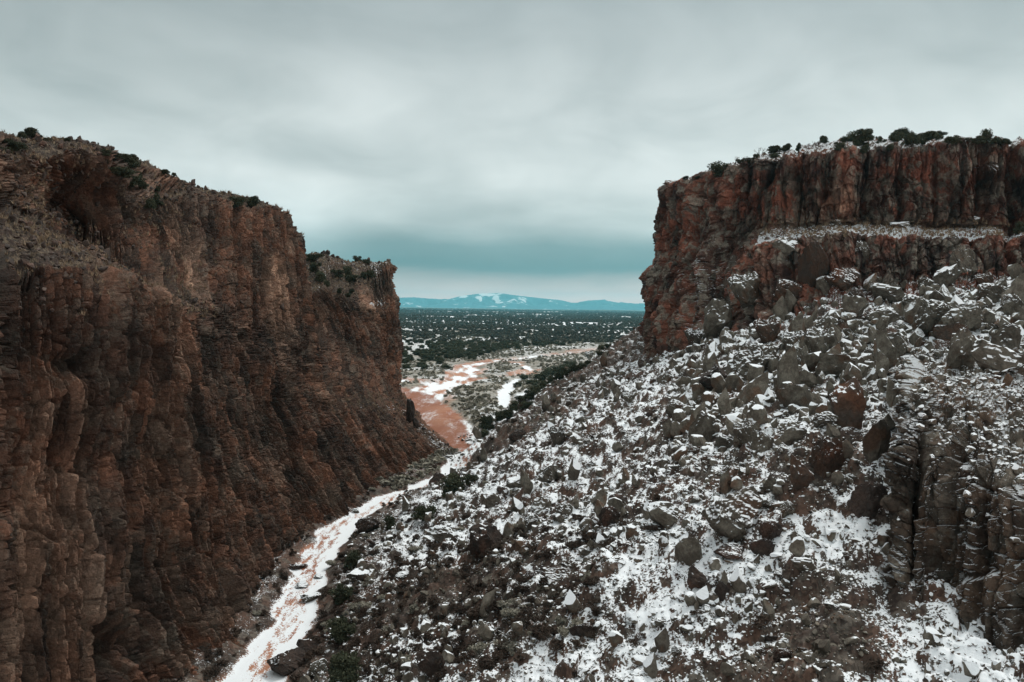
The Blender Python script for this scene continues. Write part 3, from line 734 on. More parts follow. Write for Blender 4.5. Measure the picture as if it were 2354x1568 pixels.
MATS = {'g': MAT_ROCK, 'r': MAT_ROCK_RED, 'b': MAT_ROCK_BARE}
boulders = []
def place_boulder(px, py, wpx, hpx, kind, mat, label=None, var=None, p=None, tilt=None, sink=.14, name='boulder'):
    if p is None:
        h = hit(px, py, 20)
        if h is None: return None
        p = h[0]
    dist = np.linalg.norm(p - CAM)
    wm, hm = wpx * dist / FPX, hpx * dist / FPX
    var = random.randrange(6) if var is None else var
    me = rock_mesh(kind, var, MATS[mat])
    o = link(name, me)
    az = math.atan2(p[0], p[1])
    o.rotation_euler = (random.uniform(-.18, .18), (random.uniform(-.2, .2) if tilt is None else tilt), -az + random.uniform(-.5, .5))
    zs = hm * 1.12 / me['ht']
    o.scale = (wm, wm * random.uniform(.85, 1.1), zs)
    o.location = (p[0], p[1] + wm * .25, p[2] - hm * sink)
    o['wp'] = wpx
    boulders.append(dict(o=o, p=p, px=px, py=py - hpx / 2, w=wpx, h=hpx, mat=mat, kind=kind, label=label))
    return o

COL = {'g': 'grey', 'r': 'rust-stained', 'b': 'dark brown'}
BIG = [  # px, foot py, width, height, shape, colour, label
    (1692, 1228, 108, 92, 'round', 'g', 'largest grey boulder on the talus with a smooth snow-covered back'),
    (1921, 1100, 84, 88, 'block', 'r', 'huge overhanging rust-brown block with snow on top beside the crag'),
    (1852, 1128, 50, 78, 'tall', 'r', 'upright brown boulder standing just left of the overhanging rusty block'),
    (1965, 990, 70, 116, 'tall', 'r', 'tall leaning brown slab standing left of the foreground crag'),
    (1624, 1018, 70, 70, 'block', 'g', 'tall split grey boulder heading the boulder cluster below the mesa foot'),
    (1716, 1020, 50, 50, 'block', 'g', 'grey block with a flat snow cap right of the tall split boulder'),
    (1668, 1036, 46, 36, 'round', 'g', 'low rounded boulder capped in snow between split boulder and flat-capped block'),
    (1755, 1040, 50, 42, 'block', 'g', 'sloping grey boulder right of the flat-capped block in the cluster'),
    (1831, 1024, 60, 38, 'long', 'g', 'long grey boulder above left of the overhanging rusty block'),
    (1902, 984, 58, 34, 'flat', 'g', 'flat pale slab under thick snow above the overhanging rusty block'),
    (2011, 1060, 60, 92, 'tall', 'g', 'grey upright block leaning on the left edge of the foreground crag'),
    (2012, 1208, 84, 88, 'block', 'b', 'dark brown buttress block with snow streak at the crag foot'),
    (1775, 1132, 44, 36, 'long', 'g', 'tilted grey boulder right above the largest snow-backed boulder'),
    (1763, 1168, 42, 30, 'round', 'g', 'bare grey boulder touching the right end of the largest boulder'),
    (1808, 1188, 32, 34, 'block', 'g', 'small pointed boulder with snow face right of the largest boulder'),
    (1777, 1244, 52, 42, 'block', 'b', 'brown boulder with snow top below right of the largest boulder'),
    (1590, 1300, 62, 62, 'round', 'g', 'pitted grey-brown boulder below left of the largest boulder'),
    (1609, 1362, 54, 54, 'tall', 'b', 'jagged dark brown boulder poking out of snow on the lower fan'),
    (1663, 1384, 32, 42, 'tall', 'b', 'small dark brown upright stone right of the jagged brown one'),
    (1755, 1282, 56, 40, 'flat', 'b', 'low brown slab between rubble and snow fan under the largest boulder'),
    (1838, 936, 84, 54, 'round', 'g', 'wide hump of rock smothered in snow below the mesa boulders'),
    (1936, 868, 100, 58, 'long', 'g', 'very long grey boulder with snowy top in the upper boulder field'),
    (1819, 873, 58, 80, 'tall', 'g', 'tall smooth grey block left of the very long snowy boulder'),
    (1846, 892, 46, 38, 'round', 'r', 'purplish brown boulder with snow cap below the tall smooth block'),
    (2300, 862, 104, 66, 'block', 'g', 'big grey cracked boulder above the top of the foreground crag'),
    (1105, 1288, 82, 84, 'block', 'b', 'great brown split boulder alone in the middle of the lower slope'),
    (1531, 1214, 76, 56, 'block', 'g', 'cube-like grey boulder with sloping snow roof left of the largest one'),
    (1293, 1202, 48, 42, 'round', 'g', 'white snow-plastered boulder right of the great brown split boulder'),
    (1214, 1224, 54, 42, 'block', 'g', 'dark-faced boulder with snow top just right of the split brown one'),
    (1007, 1252, 62, 40, 'flat', 'g', 'flat snow-sheeted slab left of the great brown split boulder'),
    (1173, 1484, 38, 42, 'round', 'g', 'round grey boulder with snow hood near the bottom of the slope'),
    (988, 1556, 64, 60, 'block', 'b', 'dark brown boulder with a white cap at the bottom edge'),
    (1335, 1472, 54, 38, 'long', 'b', 'long brown boulder half roofed with snow on the lower fan'),
    (1240, 1182, 46, 40, 'block', 'g', 'grey block tilted left above the dark-faced snowy boulder'),
    (1422, 1168, 50, 32, 'flat', 'b', 'flat brown slab in the middle of the talus'),
    (1403, 1210, 52, 44, 'block', 'b', 'dark hollowed brown boulder below the flat brown slab'),
    (1277, 1022, 38, 44, 'block', 'g', 'dark-sided boulder with a domed snow cap high on the left slope'),
    (1256, 1112, 54, 44, 'round', 'g', 'broad boulder draped in snow on the upper left slope'),
    (1124, 1168, 38, 44, 'tall', 'g', 'upright grey boulder near the juniper by the wash'),
    (1184, 1122, 44, 26, 'flat', 'g', 'snow-covered flat boulder above the broad juniper'),
    (1388, 912, 28, 24, 'block', 'g', 'lone snow-capped boulder on the far left shoulder of the talus'),
    (1446, 926, 30, 26, 'block', 'g', 'snow-topped boulder just right of the lone shoulder boulder'),
    (1529, 884, 34, 26, 'block', 'g', 'boulder under the foot of the mesa nose'),
    (1338, 976, 32, 20, 'flat', 'g', 'flat white boulder at mid height of the left shoulder'),
    (1355, 824, 22, 18, 'block', 'g', 'far grey boulder where the slope meets the dark junipers'),
    (711, 1384, 44, 18, 'flat', 'g', 'flat dark rock lying in the snowy wash track'),
    (692, 1352, 30, 12, 'flat', 'g', 'small grey flat rock in the wash above the dark one'),
    (682, 1310, 40, 11, 'flat', 'b', 'long brown slab beside the bend of the wash'),
    (648, 1552, 66, 46, 'round', 'b', 'large dark boulder at the bottom edge beside the wash'),
    (701, 1512, 46, 40, 'block', 'b', 'brown boulder with snow cap right of the large wash boulder'),
    (726, 1558, 46, 34, 'round', 'g', 'snow-covered boulder at the bottom edge right of the wash'),
    (730, 1330, 20, 9, 'flat', 'g', 'tiny flat grey rock on the right side of the wash'),
    (843, 1226, 58, 34, 'block', 'b', 'brown boulder with snow roof where wash bends right'),
    (815, 1180, 18, 10, 'flat', 'g', 'small snow-topped rock at the foot of the left cliff'),
    (822, 1336, 64, 20, 'slab', 'g', 'long snow-striped slab among brush right of the wash'),
    (928, 1332, 42, 14, 'slab', 'g', 'short snow-striped slab above the dark brush patch'),
    (1275, 1336, 92, 26, 'slab', 'r', 'row of tilted brown slabs with snow edge on the fan'),
    (1030, 1108, 14, 8, 'flat', 'b', 'little dark rock in the snow of the far wash'),
    (2070, 526, 42, 18, 'flat', 'g', 'white snow-covered rock lying on the grassy mesa ledge'),
    (1918, 520, 30, 16, 'block', 'g', 'pale jumbled rocks on the ledge against the streaked wall'),
    (2232, 524, 60, 26, 'block', 'g', 'pale rock pile at the right end of the mesa ledge'),
    (1867, 660, 64, 104, 'tall', 'r', 'tall rust-red slab leaning against the lower mesa wall'),
    (1812, 592, 62, 46, 'block', 'g', 'rounded lichen-grey block under the left end of the ledge'),
    (1981, 612, 46, 56, 'block', 'g', 'snow-dusted grey block under the dark crack of the lower wall'),
    (2051, 694, 68, 42, 'round', 'g', 'domed boulder with thick snow cap under the lower mesa wall'),
    (1894, 678, 42, 42, 'block', 'g', 'grey block at the foot of the tall rust-red slab'),
    (1978, 730, 56, 54, 'block', 'g', 'square grey boulder with snow lid below the domed one'),
    (2110, 730, 62, 50, 'block', 'g', 'wedge-shaped dark boulder with white sloping top'),
    (1940, 664, 62, 48, 'round', 'r', 'brown arch-shaped boulder with snow patches near the rust-red slab'),
    (2166, 672, 46, 64, 'tall', 'g', 'lichen-covered pinnacle leaning on the lower mesa wall'),
    (2222, 640, 60, 62, 'round', 'g', 'dark rounded recess block right of the lichen pinnacle'),
    (1724, 700, 74, 76, 'block', 'g', 'craggy grey buttress block at the mesa corner'),
    (1818, 706, 76, 62, 'block', 'r', 'brown cracked block left of the tall rust-red slab foot'),
    (2294, 700, 62, 46, 'block', 'g', 'snow-piled block near the right edge under the mesa'),
    (2332, 728, 52, 46, 'block', 'g', 'grey boulder at the right edge of the upper boulder field'),
    (2040, 745, 58, 36, 'flat', 'g', 'flat-topped snowy slab left of the wedge-shaped dark boulder'),
    (2160, 768, 82, 74, 'block', 'g', 'great square grey boulder in the centre of the upper boulder field'),
    (2234, 766, 78, 60, 'round', 'g', 'big rounded boulder with snow crown right of the great square one'),
    (2188, 788, 66, 44, 'flat', 'r', 'layered brownish boulder in front of the great square one'),
    (1892, 830, 74, 78, 'block', 'g', 'dark slab-sided block left of the very long snowy boulder'),
    (2067, 830, 74, 62, 'round', 'g', 'rounded grey boulder with snow beret in the upper boulder field'),
    (1830, 806, 56, 46, 'block', 'g', 'snow-lidded boulder above the tall smooth grey block'),
    (2219, 850, 52, 84, 'tall', 'g', 'narrow tall slab standing behind the top of the crag'),
    (1903, 764, 54, 36, 'block', 'g', 'grey boulder between rust-red slab and slab-sided block'),
    (1660, 770, 66, 84, 'tall', 'g', 'grey rib of rock at the foot of the mesa corner'),
    (1600, 800, 50, 46, 'block', 'g', 'weathered block at the bottom of the mesa nose'),
    (1740, 880, 110, 90, 'block', 'g', 'broad dark outcrop block below the mesa corner'),
    (1560, 960, 60, 40, 'block', 'g', 'grey snow-speckled outcrop left of the tall split boulder'),
    (1650, 900, 90, 60, 'round', 'b', 'dark brown outcrop below the nose of the mesa'),
    (2330, 800, 60, 50, 'block', 'g', 'grey block at the right edge above the big cracked boulder'),
    (1768, 790, 60, 60, 'block', 'r', 'brown leaning block under the mesa corner buttress'),
]
for b in BIG: place_boulder(*b)
spire = place_boulder(936, 968, 26, 52, 'tall', 'b', 'dark rock spire at the foot of the left headland', name='rock_spire')
place_boulder(955, 985, 18, 26, 'tall', 'b', 'short dark stub of rock beside the spire below the headland')
for k, (px, py, ww, hh) in enumerate([(742, 584, 14, 9), (752, 585, 12, 11), (764, 588, 9, 8), (775, 592, 9, 7)]):
    place_boulder(px, py, ww, hh, 'round', 'b', ['largest', 'second', 'third', 'last'][k] + ' dark rock in the row on the skyline of the grassy headland')

# blocks fallen from the lower band, heaped along the mesa foot
g = np.random.default_rng(15); nb = 0
while nb < 52:
    q = g.uniform(1600, 2345); lo_ = 640 + 150 * max(0, (1900 - q) / 300); qy = g.uniform(lo_, lo_ + 190); wq = min(13 + g.pareto(1.6) * 14, 78)
    if any(math.hypot(q - b['px'], qy - b['py'] - b['h'] / 2) < (wq + b['w']) * .38 for b in boulders): continue
    kd = random.choice(['block', 'block', 'tall', 'long', 'flat'])
    if place_boulder(q, qy, wq, wq * {'block': .85, 'tall': 1.15, 'long': .5, 'flat': .4}[kd], kd, random.choice('ggggr'), None, sink=.2): nb += 1

# second tier of boulders all over the talus: density follows the boulder fields
def hgt_at(x, y): return ground(np.array([x]), np.array([y]))[0][0]
cand = []
g = np.random.default_rng(5)
while len(cand) < 156:
    r = 38 * (190 / 38) ** (g.random() ** .9); a = g.uniform(-.22, .62)
    x, y = r * math.sin(a), r * math.cos(a)
    T = talus(np.array([x]), np.array([y]))[0]
    if T < 1.2 or fbm(np.array([x / 13]), np.array([y / 13]), 2, 301)[0] < g.uniform(-.25, .12): continue
    h = drop(x, y, 90)
    if h is None or not h[2].startswith('talus'): continue
    s = min(0.55 + g.pareto(2.2) * .5, 2.4) * (0.8 + r / 260)
    q, qy = project(h[0][None, :]); q, qy = q[0], qy[0]
    if not (640 < q < 2345 and 560 < qy < 1560): continue
    d = np.linalg.norm(h[0] - CAM)
    b = cast(CAM, h[0] + np.array([0, 0, .4]) - CAM, d - 1.5)
    if b is not None: continue
    w_ = s * FPX / d
    if any(math.hypot(q - c[0], qy - c[1]) < (w_ + c[2]) * .45 for c in cand) or any(math.hypot(q - c['px'], qy - c['py']) < (w_ + c['w']) * .45 for c in boulders if c['w'] > 40): continue
    cand.append((q, qy, w_, h[0]))
for q, qy, w_, p in cand:
    kind = random.choice(['round', 'block', 'block', 'block', 'flat', 'flat', 'long'])
    hf_ = {'round': .7, 'block': .8, 'flat': .4, 'long': .45, 'tall': 1.1}[kind]
    place_boulder(q, qy, w_, w_ * hf_, kind, random.choice('gggggrb'), None, p=p, sink=.3)

# labels: the hand-described ones are landmarks, the others are told apart by the nearest landmark
ORD = ['', 'second ', 'third ', 'fourth ', 'fifth ', 'sixth ', 'seventh ', 'eighth ', 'ninth ', 'tenth ', 'eleventh ', 'twelfth ', 'thirteenth ', 'fourteenth ', 'fifteenth ', 'sixteenth ']
MARK = {0: 'the largest snow-backed boulder', 1: 'the overhanging rusty block', 4: 'the tall split boulder', 25: 'the great brown split boulder', 36: 'the dome-capped boulder', 57: 'the row of tilted brown slabs',
        21: 'the very long snowy boulder', 34: 'the mid-slope brown slab', 17: 'the jagged brown boulder', 31: 'the bottom-edge brown boulder', 40: 'the lone shoulder boulder', 45: 'the dark wash rock',
        75: 'the great square boulder', 32: 'the long half-roofed boulder', 54: 'the striped slab among brush', 30: 'the round snow-hooded boulder', 42: 'the boulder under the mesa nose'}
marks = [(MARK[k], BIG[k][0], BIG[k][1] - BIG[k][3] / 2) for k in MARK]
marks.append(('the broad juniper by the wash', 1035, 1090))
def relabel(items, marks, describe, tail='to it'):
    """items: list of (obj, px, py, words)"""
    binned = {}
    for o, px, py, wd in items:
        m = min(marks, key=lambda m: math.hypot(px - m[1], py - m[2]))
        ddx, ddy = px - m[1], py - m[2]
        a = math.degrees(math.atan2(-ddy, ddx)) % 360
        dr = ['right of', 'above right of', 'above', 'above left of', 'left of', 'below left of', 'below', 'below right of'][int((a + 22.5) // 45) % 8]
        binned.setdefault((m[0], dr, wd), []).append((math.hypot(ddx, ddy), o))
    for (mn, dr, wd), lst in binned.items():
        lst.sort(key=lambda t: t[0])
        for i, (_, o) in enumerate(lst):
            o['label'] = f"{wd} {dr} {mn}" + (f", {ORD[min(i, 15)]}closest" if len(lst) > 1 else '')
KN = {'round': 'rounded', 'block': 'blocky', 'flat': 'flat', 'long': 'long', 'tall': 'upright', 'slab': 'slab-like'}
its = []
for b in boulders:
    o = b['o']; o['category'] = 'boulder'; o['group'] = 'boulders on the talus and along the wash'
    if b['label']: o['label'] = b['label']
    else: its.append((o, b['px'], b['py'], f"{COL[b['mat']]} {KN[b['kind']]} boulder"))
    del o['wp']
relabel(its, marks, None)
spire['category'] = 'rock spire'; del spire['group']

# ------------------------------------------------------------------ rubble: thousands of stones nobody could count
def merged(name, base_list, pts, scl, rotz, mat, tilt=None, tone=None, zsc=None, pick=None):
    """copies of small meshes baked into one mesh"""
    Vs, Fs, Ts = [], [], []; off = 0
    pick = rng.integers(0, len(base_list), len(pts)) if pick is None else pick
    for bi, (v, f) in enumerate(base_list):
        m = pick == bi; n = int(m.sum())
        if not n: continue
        c, s = np.cos(rotz[m])[:, None], np.sin(rotz[m])[:, None]
        vz = v[None, :, 2] * (zsc[m][:, None] if zsc is not None else 1.0)
        vx, vy = v[None, :, 0], v[None, :, 1]
        if tilt is not None:
            ct, s_ = np.cos(tilt[m])[:, None], np.sin(tilt[m])[:, None]
            vx, vz = vx * ct + vz * s_, -vx * s_ + vz * ct
        X_ = (vx * c - vy * s) * scl[m][:, None] + pts[m, 0][:, None]
        Y_ = (vx * s + vy * c) * scl[m][:, None] + pts[m, 1][:, None]
        Z_ = vz * scl[m][:, None] + pts[m, 2][:, None]
        Vs.append(np.stack([X_, Y_, Z_ + 0 * X_], -1).reshape(-1, 3))
        Fs.append((f[None] + (np.arange(n) * len(v))[:, None, None]).reshape(-1, f.shape[1]) + off)
        tn = (tone[m] if tone is not None else rng.random(n)); Ts.append(np.repeat(tn, len(v)))
        off += n * len(v)
    at_ = dict(tone=np.concatenate(Ts)); VV = np.concatenate(Vs)
    if 'rock' in mat.name:
        ds_ = np.zeros(len(VV)) + .35 * fbm(VV[:, 0] / 7, VV[:, 1] / 7, 2, 501)
        for bx, by, rr, aa in SNOWB: ds_ += 1.5 * aa * np.exp(-((VV[:, 0] - bx) ** 2 + (VV[:, 1] - by) ** 2) / (rr * 1.15) ** 2)
        at_['dsnow'] = ds_
    me = mesh_np(name, VV, np.concatenate(Fs), mat, at_)
    return link(name, me)

def scatter_talus(n, rmin, rmax, dens_seed, thr):
    r = rmin * (rmax / rmin) ** rng.random(n); a = rng.uniform(-.30, .72, n)
    x, y = r * np.sin(a), r * np.cos(a)
    T = talus(x, y)
    k = (T > .5) & (fbm(x / 6, y / 6, 3, dens_seed) + .25 * fbm(x / 20, y / 20, 2, dens_seed + 1) > thr + rng.uniform(-.2, .2, n))
    x, y = x[k], y[k]
    return x, y, ground(x, y)[0]
small = [rock_shape(900 + i, 1, [(1, .8, .6), (1, .7, .45), (1, .9, .8), (1.2, .6, .5)][i % 4], 8) for i in range(8)]
mids = [rock_shape(950 + i, 2, [(1, .8, .6), (1, .7, .4), (1, .9, .8), (1.3, .6, .5), (.8, .7, 1)][i % 5], 11) for i in range(10)]
for nm, n, lo, hi, s0, s1, base, thr, lab in (('stones', 62000, 30, 260, .09, .32, small, -.45, 'small snow-dusted stones covering the talus slope'),
                                             ('rocks', 9500, 32, 260, .30, 1.0, mids, -.05, 'countless snow-dusted rocks heaped over the talus slope')):
    x, y, z = scatter_talus(n, lo, hi, 311 if nm == 'rocks' else 313, thr)
    rad = np.hypot(x, y)
    sc = s0 + (s1 - s0) * rng.random(len(x)) ** 3.2
    sc *= 0.7 + rad / 130
    o = merged(nm, base, np.c_[x, y, z - sc * .12], sc, rng.uniform(0, 6.28, len(x)), MAT_ROCK, tilt=rng.normal(0, .25, len(x)), zsc=rng.uniform(.8, 1.5, len(x)))
    tag(o, lab, 'rocks', kind='stuff')

# broken blocks filling the boulder field under the mesa
rr_ = 78 * (150 / 78) ** rng.random(2600); aa_ = rng.uniform(.20, .66, 2600); xx, yy = rr_ * np.sin(aa_), rr_ * np.cos(aa_)
zz = ground(xx, yy)[0]; ss = .6 + 1.9 * rng.random(2600) ** 2.6; kk_ = rng.random(2600) < sm(rr_, 78, 105) * .8 + .2
tag(merged('broken_blocks', mids, np.c_[xx, yy, zz - ss * .15][kk_], ss[kk_], rng.uniform(0, 6.28, kk_.sum()), MAT_ROCK, tilt=rng.normal(0, .35, kk_.sum()), zsc=rng.uniform(.8, 1.6, kk_.sum())), 'broken grey blocks packed between the boulders under the mesa', 'rocks', kind='stuff')

def on_patch(Q, n, test, seed=0):
    gg = np.random.default_rng(seed)
    i = gg.integers(2, Q.shape[0] - 2, n * 6); j = gg.integers(2, Q.shape[1] - 2, n * 6)
    p = Q[i, j]; e1 = Q[i + 1, j] - Q[i - 1, j]; e2 = Q[i, j + 1] - Q[i, j - 1]
    nn = np.cross(e1, e2); nn /= np.linalg.norm(nn, axis=1, keepdims=True) + 1e-9
    px, py = project(p)
    k = (np.abs(nn[:, 2]) > .72) & test(px, py, p)
    return p[k][:n]
# scree on the left benches and hill, and rocks along the mesa foot
def sc_obj(nm, pts, s0, s1, mat, lab):
    sc = s0 + (s1 - s0) * rng.random(len(pts)) ** 2.5
    tag(merged(nm, mids + small, pts - np.c_[pts[:, 0] * 0, pts[:, 0] * 0, sc * .15], sc, rng.uniform(0, 6.28, len(pts)), mat, tilt=rng.normal(0, .3, len(pts))), lab, 'rocks', kind='stuff')
pl = on_patch(QL, 3800, lambda px, py, p: (px > -150) & (px < 720) & (py < 720) & ~((px > 330) & (py > 470 + (px - 330) * .0) & (py < 690)), 1)
ph = on_patch(QH, 900, lambda px, py, p: (px > 650) & (py < 720) | (px > 900), 2)
sc_obj('scree', np.r_[pl, ph], .18, .95, MAT_SCREE, 'dark red-brown scree strewn over the benches and top of the left wall')

pk = on_patch(QK, 2600, lambda px, py, p: (py > 770) & (px > 2060) & (p[:, 2] > 22), 3)
sc_obj('rocks', pk, .12, .6, MAT_ROCK, 'grey broken rocks strewn over the top and ledges of the foreground crag')

# ------------------------------------------------------------------ plants
def leaf_material(name, a, b, rough=.9):
    m, t = material(name)
    P = t.n('ShaderNodeNewGeometry').outputs['Position']
    tone = t.attr('tone'); oi = t.n('ShaderNodeObjectInfo').outputs['Random']
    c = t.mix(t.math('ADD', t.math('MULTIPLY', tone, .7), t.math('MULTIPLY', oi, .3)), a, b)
    finish(t, c, rough, spec=.1)
    return m
M_JUN = leaf_material('juniper_foliage', (.020, .026, .017), (.10, .105, .064))
M_FAR = leaf_material('woodland_foliage', (.040, .042, .034), (.105, .104, .080))
M_SAGE = leaf_material('sage_foliage', (.13, .122, .10), (.34, .315, .25))
M_BRUSH = leaf_material('bare_brush_twigs', (.030, .024, .021), (.105, .076, .058))
M_GRASS = leaf_material('dry_grass_blades', (.14, .095, .06), (.40, .30, .20))
M_BARK = leaf_material('juniper_bark', (.06, .048, .04), (.12, .10, .085))

def clump(seed, n, rad, leaf, lobes=7, squash=.8, up=0.0, core=True, coresub=2, corefac=.48, stretch=1.6):
    """leaf-sized faces spread over several lobes; returns verts, quads, tone (unit size: height ~1)"""
    gg = np.random.default_rng(seed)
    V, F, T = [], [], []; off = 0
    L = []
    for i in range(lobes):
        a = gg.uniform(0, 6.28); rr_ = rad * gg.uniform(.2, .78) * (i > 0); zc = gg.uniform(.12, .74) if i else .38
        L.append((rr_ * math.cos(a), rr_ * math.sin(a), zc, rad * gg.uniform(.26, .56) * (1.15 - abs(zc - .45) * .6)))
    for cx, cy, cz, r in L:
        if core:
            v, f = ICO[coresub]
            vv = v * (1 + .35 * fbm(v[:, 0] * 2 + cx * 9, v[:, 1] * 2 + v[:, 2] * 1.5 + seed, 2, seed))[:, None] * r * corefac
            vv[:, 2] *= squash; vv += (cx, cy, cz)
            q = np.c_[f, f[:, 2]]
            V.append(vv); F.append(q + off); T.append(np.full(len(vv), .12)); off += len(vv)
        m = n // lobes
        d = gg.normal(size=(m, 3)); d /= np.linalg.norm(d, axis=1)[:, None]
        rr2_ = r * gg.uniform(.62, 1.12, m); c = d * rr2_[:, None]; c[:, 2] *= squash; c += (cx, cy, cz)
        a1 = gg.normal(size=(m, 3)); a1[:, 2] += up; a1 += d * .8; a1 /= np.linalg.norm(a1, axis=1)[:, None]
        a2 = np.cross(a1, gg.normal(size=(m, 3))); a2 /= np.linalg.norm(a2, axis=1)[:, None]
        s = leaf * gg.uniform(.6, 1.3, m)[:, None]
        quad = np.stack([c - a1 * s * stretch * .5 , c + a2 * s * .5, c + a1 * s * stretch * .5, c - a2 * s * .5], 1)
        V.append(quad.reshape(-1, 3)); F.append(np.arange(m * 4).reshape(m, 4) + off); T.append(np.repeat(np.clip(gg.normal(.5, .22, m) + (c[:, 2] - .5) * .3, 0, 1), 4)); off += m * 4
    V = np.concatenate(V); V[:, 2] = np.maximum(V[:, 2], .0)
    return V, np.concatenate(F), np.concatenate(T)

def limb(V, F, p, q, r0, r1):
    p, q = np.array(p, float), np.array(q, float); d = q - p; d /= np.linalg.norm(d) + 1e-9
    a = np.cross(d, (0.3, .2, 1)); a /= np.linalg.norm(a) + 1e-9; b = np.cross(d, a); n = 6; o = len(V)
    for c, r in ((p, r0), (q, r1)):
        for k in range(n):
            t = k * 6.28318 / n; V.append(c + (a * math.cos(t) + b * math.sin(t)) * r)
    for k in range(n): F.append((o + k, o + (k + 1) % n, o + n + (k + 1) % n, o + n + k))
def trunk_geo(seed, h=.55, r=.05, spread=.5, depth=2):
    gg = np.random.default_rng(seed); V, F = [], []
    def grow(p, d, L, r, k):
        q = p + d * L * .5; d2 = d + gg.normal(size=3) * .25; d2 /= np.linalg.norm(d2); e = q + d2 * L * .5
        limb(V, F, p, q, r, r * .8); limb(V, F, q, e, r * .8, r * .6)
        if k:
            for _ in range(3 if k > 1 else 2):
                nd = d2 + gg.normal(size=3) * spread; nd[2] = abs(nd[2]) * .8 + .1; nd /= np.linalg.norm(nd); grow(e, nd, L * .62, r * .55, k - 1)
    for _ in range(2):
        d = np.array([gg.normal() * .25, gg.normal() * .25, 1.0]); d /= np.linalg.norm(d); grow(np.array([gg.normal() * .03, gg.normal() * .03, -.08]), d, h, r, depth)
    return np.array(V), np.array(F)

JUN = []
for i in range(6):
    v, f, t_ = clump(600 + i, 3200, .55, .055, lobes=12 + i % 4, squash=[.85, .7, 1.0][i % 3])
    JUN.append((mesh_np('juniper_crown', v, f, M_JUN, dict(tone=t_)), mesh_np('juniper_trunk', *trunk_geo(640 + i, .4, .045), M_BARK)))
FARJUN = [clump(660 + i, 80, .60, .30, lobes=4, coresub=1, squash=.75) for i in range(8)]
BUSH = [mesh_np('brush', *(lambda c: (c[0], c[1]))(clump(700 + i, 1500, .55, .045, lobes=7, up=.5, core=False, stretch=5.0)), M_BRUSH) for i in range(4)]
for i, me in enumerate(BUSH):
    a = me.attributes.new('tone', 'FLOAT', 'POINT'); a.data.foreach_set('value', np.random.default_rng(i).random(len(me.vertices)).astype(np.float32))
SAGEM = []
for i in range(4):
    v, f, t_ = clump(720 + i, 700, .62, .08, lobes=6, up=.6, coresub=1, corefac=.6, stretch=2.2); SAGEM.append(mesh_np('sagebrush', v, f, M_SAGE, dict(tone=t_)))
deadg = [mesh_np('dead_tree', *trunk_geo(760 + i, .42, .035, .7, 4), M_BARK) for i in range(3)]

trees = []; pend = {}; tree_px = []
def juniper(p, hm, wm, label, group, parts=True, var=None, dark=True):
    var = random.randrange(6) if var is None else var
    cr, tr = JUN[var]
    rot = random.uniform(0, 6.28)
    if parts:
        e = link('juniper_tree', None, loc=p); e.rotation_euler = (0, 0, rot); e.scale = (wm, wm, hm)
        link('crown', cr, e); link('trunk', tr, e)
    else:
        e = link('juniper_tree', cr, loc=p); e.rotation_euler = (0, 0, rot); e.scale = (wm, wm, hm)
    tag(e, label, 'juniper', group)
    trees.append(e)
    return e
def put_tree(px, py, wpx, hpx, label, group, var=None):
    h = hit(px, py, 60)
    if h is None: return
    d = np.linalg.norm(h[0] - CAM)
    if label is None: label = ''; pend.setdefault(group, []).append(len(trees))
    tree_px.append((px, py - hpx / 2, wpx))
    return juniper(h[0] + (0, 0, -.07 * hpx * d / FPX), hpx * d / FPX, wpx * d / FPX, label, group, var=var)

# along the hill and rim of the left wall (px, foot, width, height)
LR = [(20, 335, 26, 16), (42, 345, 26, 18), (50, 318, 14, 16), (74, 316, 34, 22), (30, 350, 22, 16), (110, 325, 14, 8), (152, 326, 16, 10), (240, 358, 20, 16), (258, 368, 30, 18), (293, 372, 30, 20), (300, 384, 32, 20),
      (246, 376, 18, 10), (278, 408, 44, 26), (316, 408, 20, 16), (300, 432, 40, 30), (326, 434, 22, 18), (350, 468, 38, 30), (346, 480, 20, 26), (360, 440, 14, 14), (378, 400, 18, 12), (400, 404, 10, 8), (545, 476, 28, 28),
      (579, 474, 32, 26), (12, 350, 18, 12)]
for i, a in enumerate(sorted(LR)):
    lab = {545: 'round juniper on the left cliff rim, left of the skyline pair', 579: 'umbrella-shaped juniper on the left cliff rim, right of the skyline pair', 74: 'tallest juniper on the skyline of the left hill',
           278: 'widest juniper on the grassy slope above the left alcove', 350: 'dark juniper at the bottom of the grassy slope over the left cliff'}.get(a[0])
    put_tree(*a, lab, 'junipers on top of the left wall')
HR = [(722, 600, 34, 20), (726, 628, 24, 30), (734, 646, 26, 26), (774, 636, 26, 20), (797, 634, 22, 28), (813, 648, 30, 20), (835, 640, 18, 18), (852, 638, 18, 20), (751, 658, 14, 16), (781, 674, 12, 14), (807, 674, 13, 12),
      (820, 602, 20, 16), (840, 606, 20, 12), (800, 682, 12, 10), (862, 660, 8, 6)]
for i, a in enumerate(sorted(HR)):
    put_tree(*a, {722: 'broad juniper at the skyline of the grassy headland beside the cliff', 726: 'tall dark juniper stacked below the skyline one on the headland', 820: 'juniper on the skyline near the headland tip'}.get(a[0],
        None), 'junipers on the grassy headland')
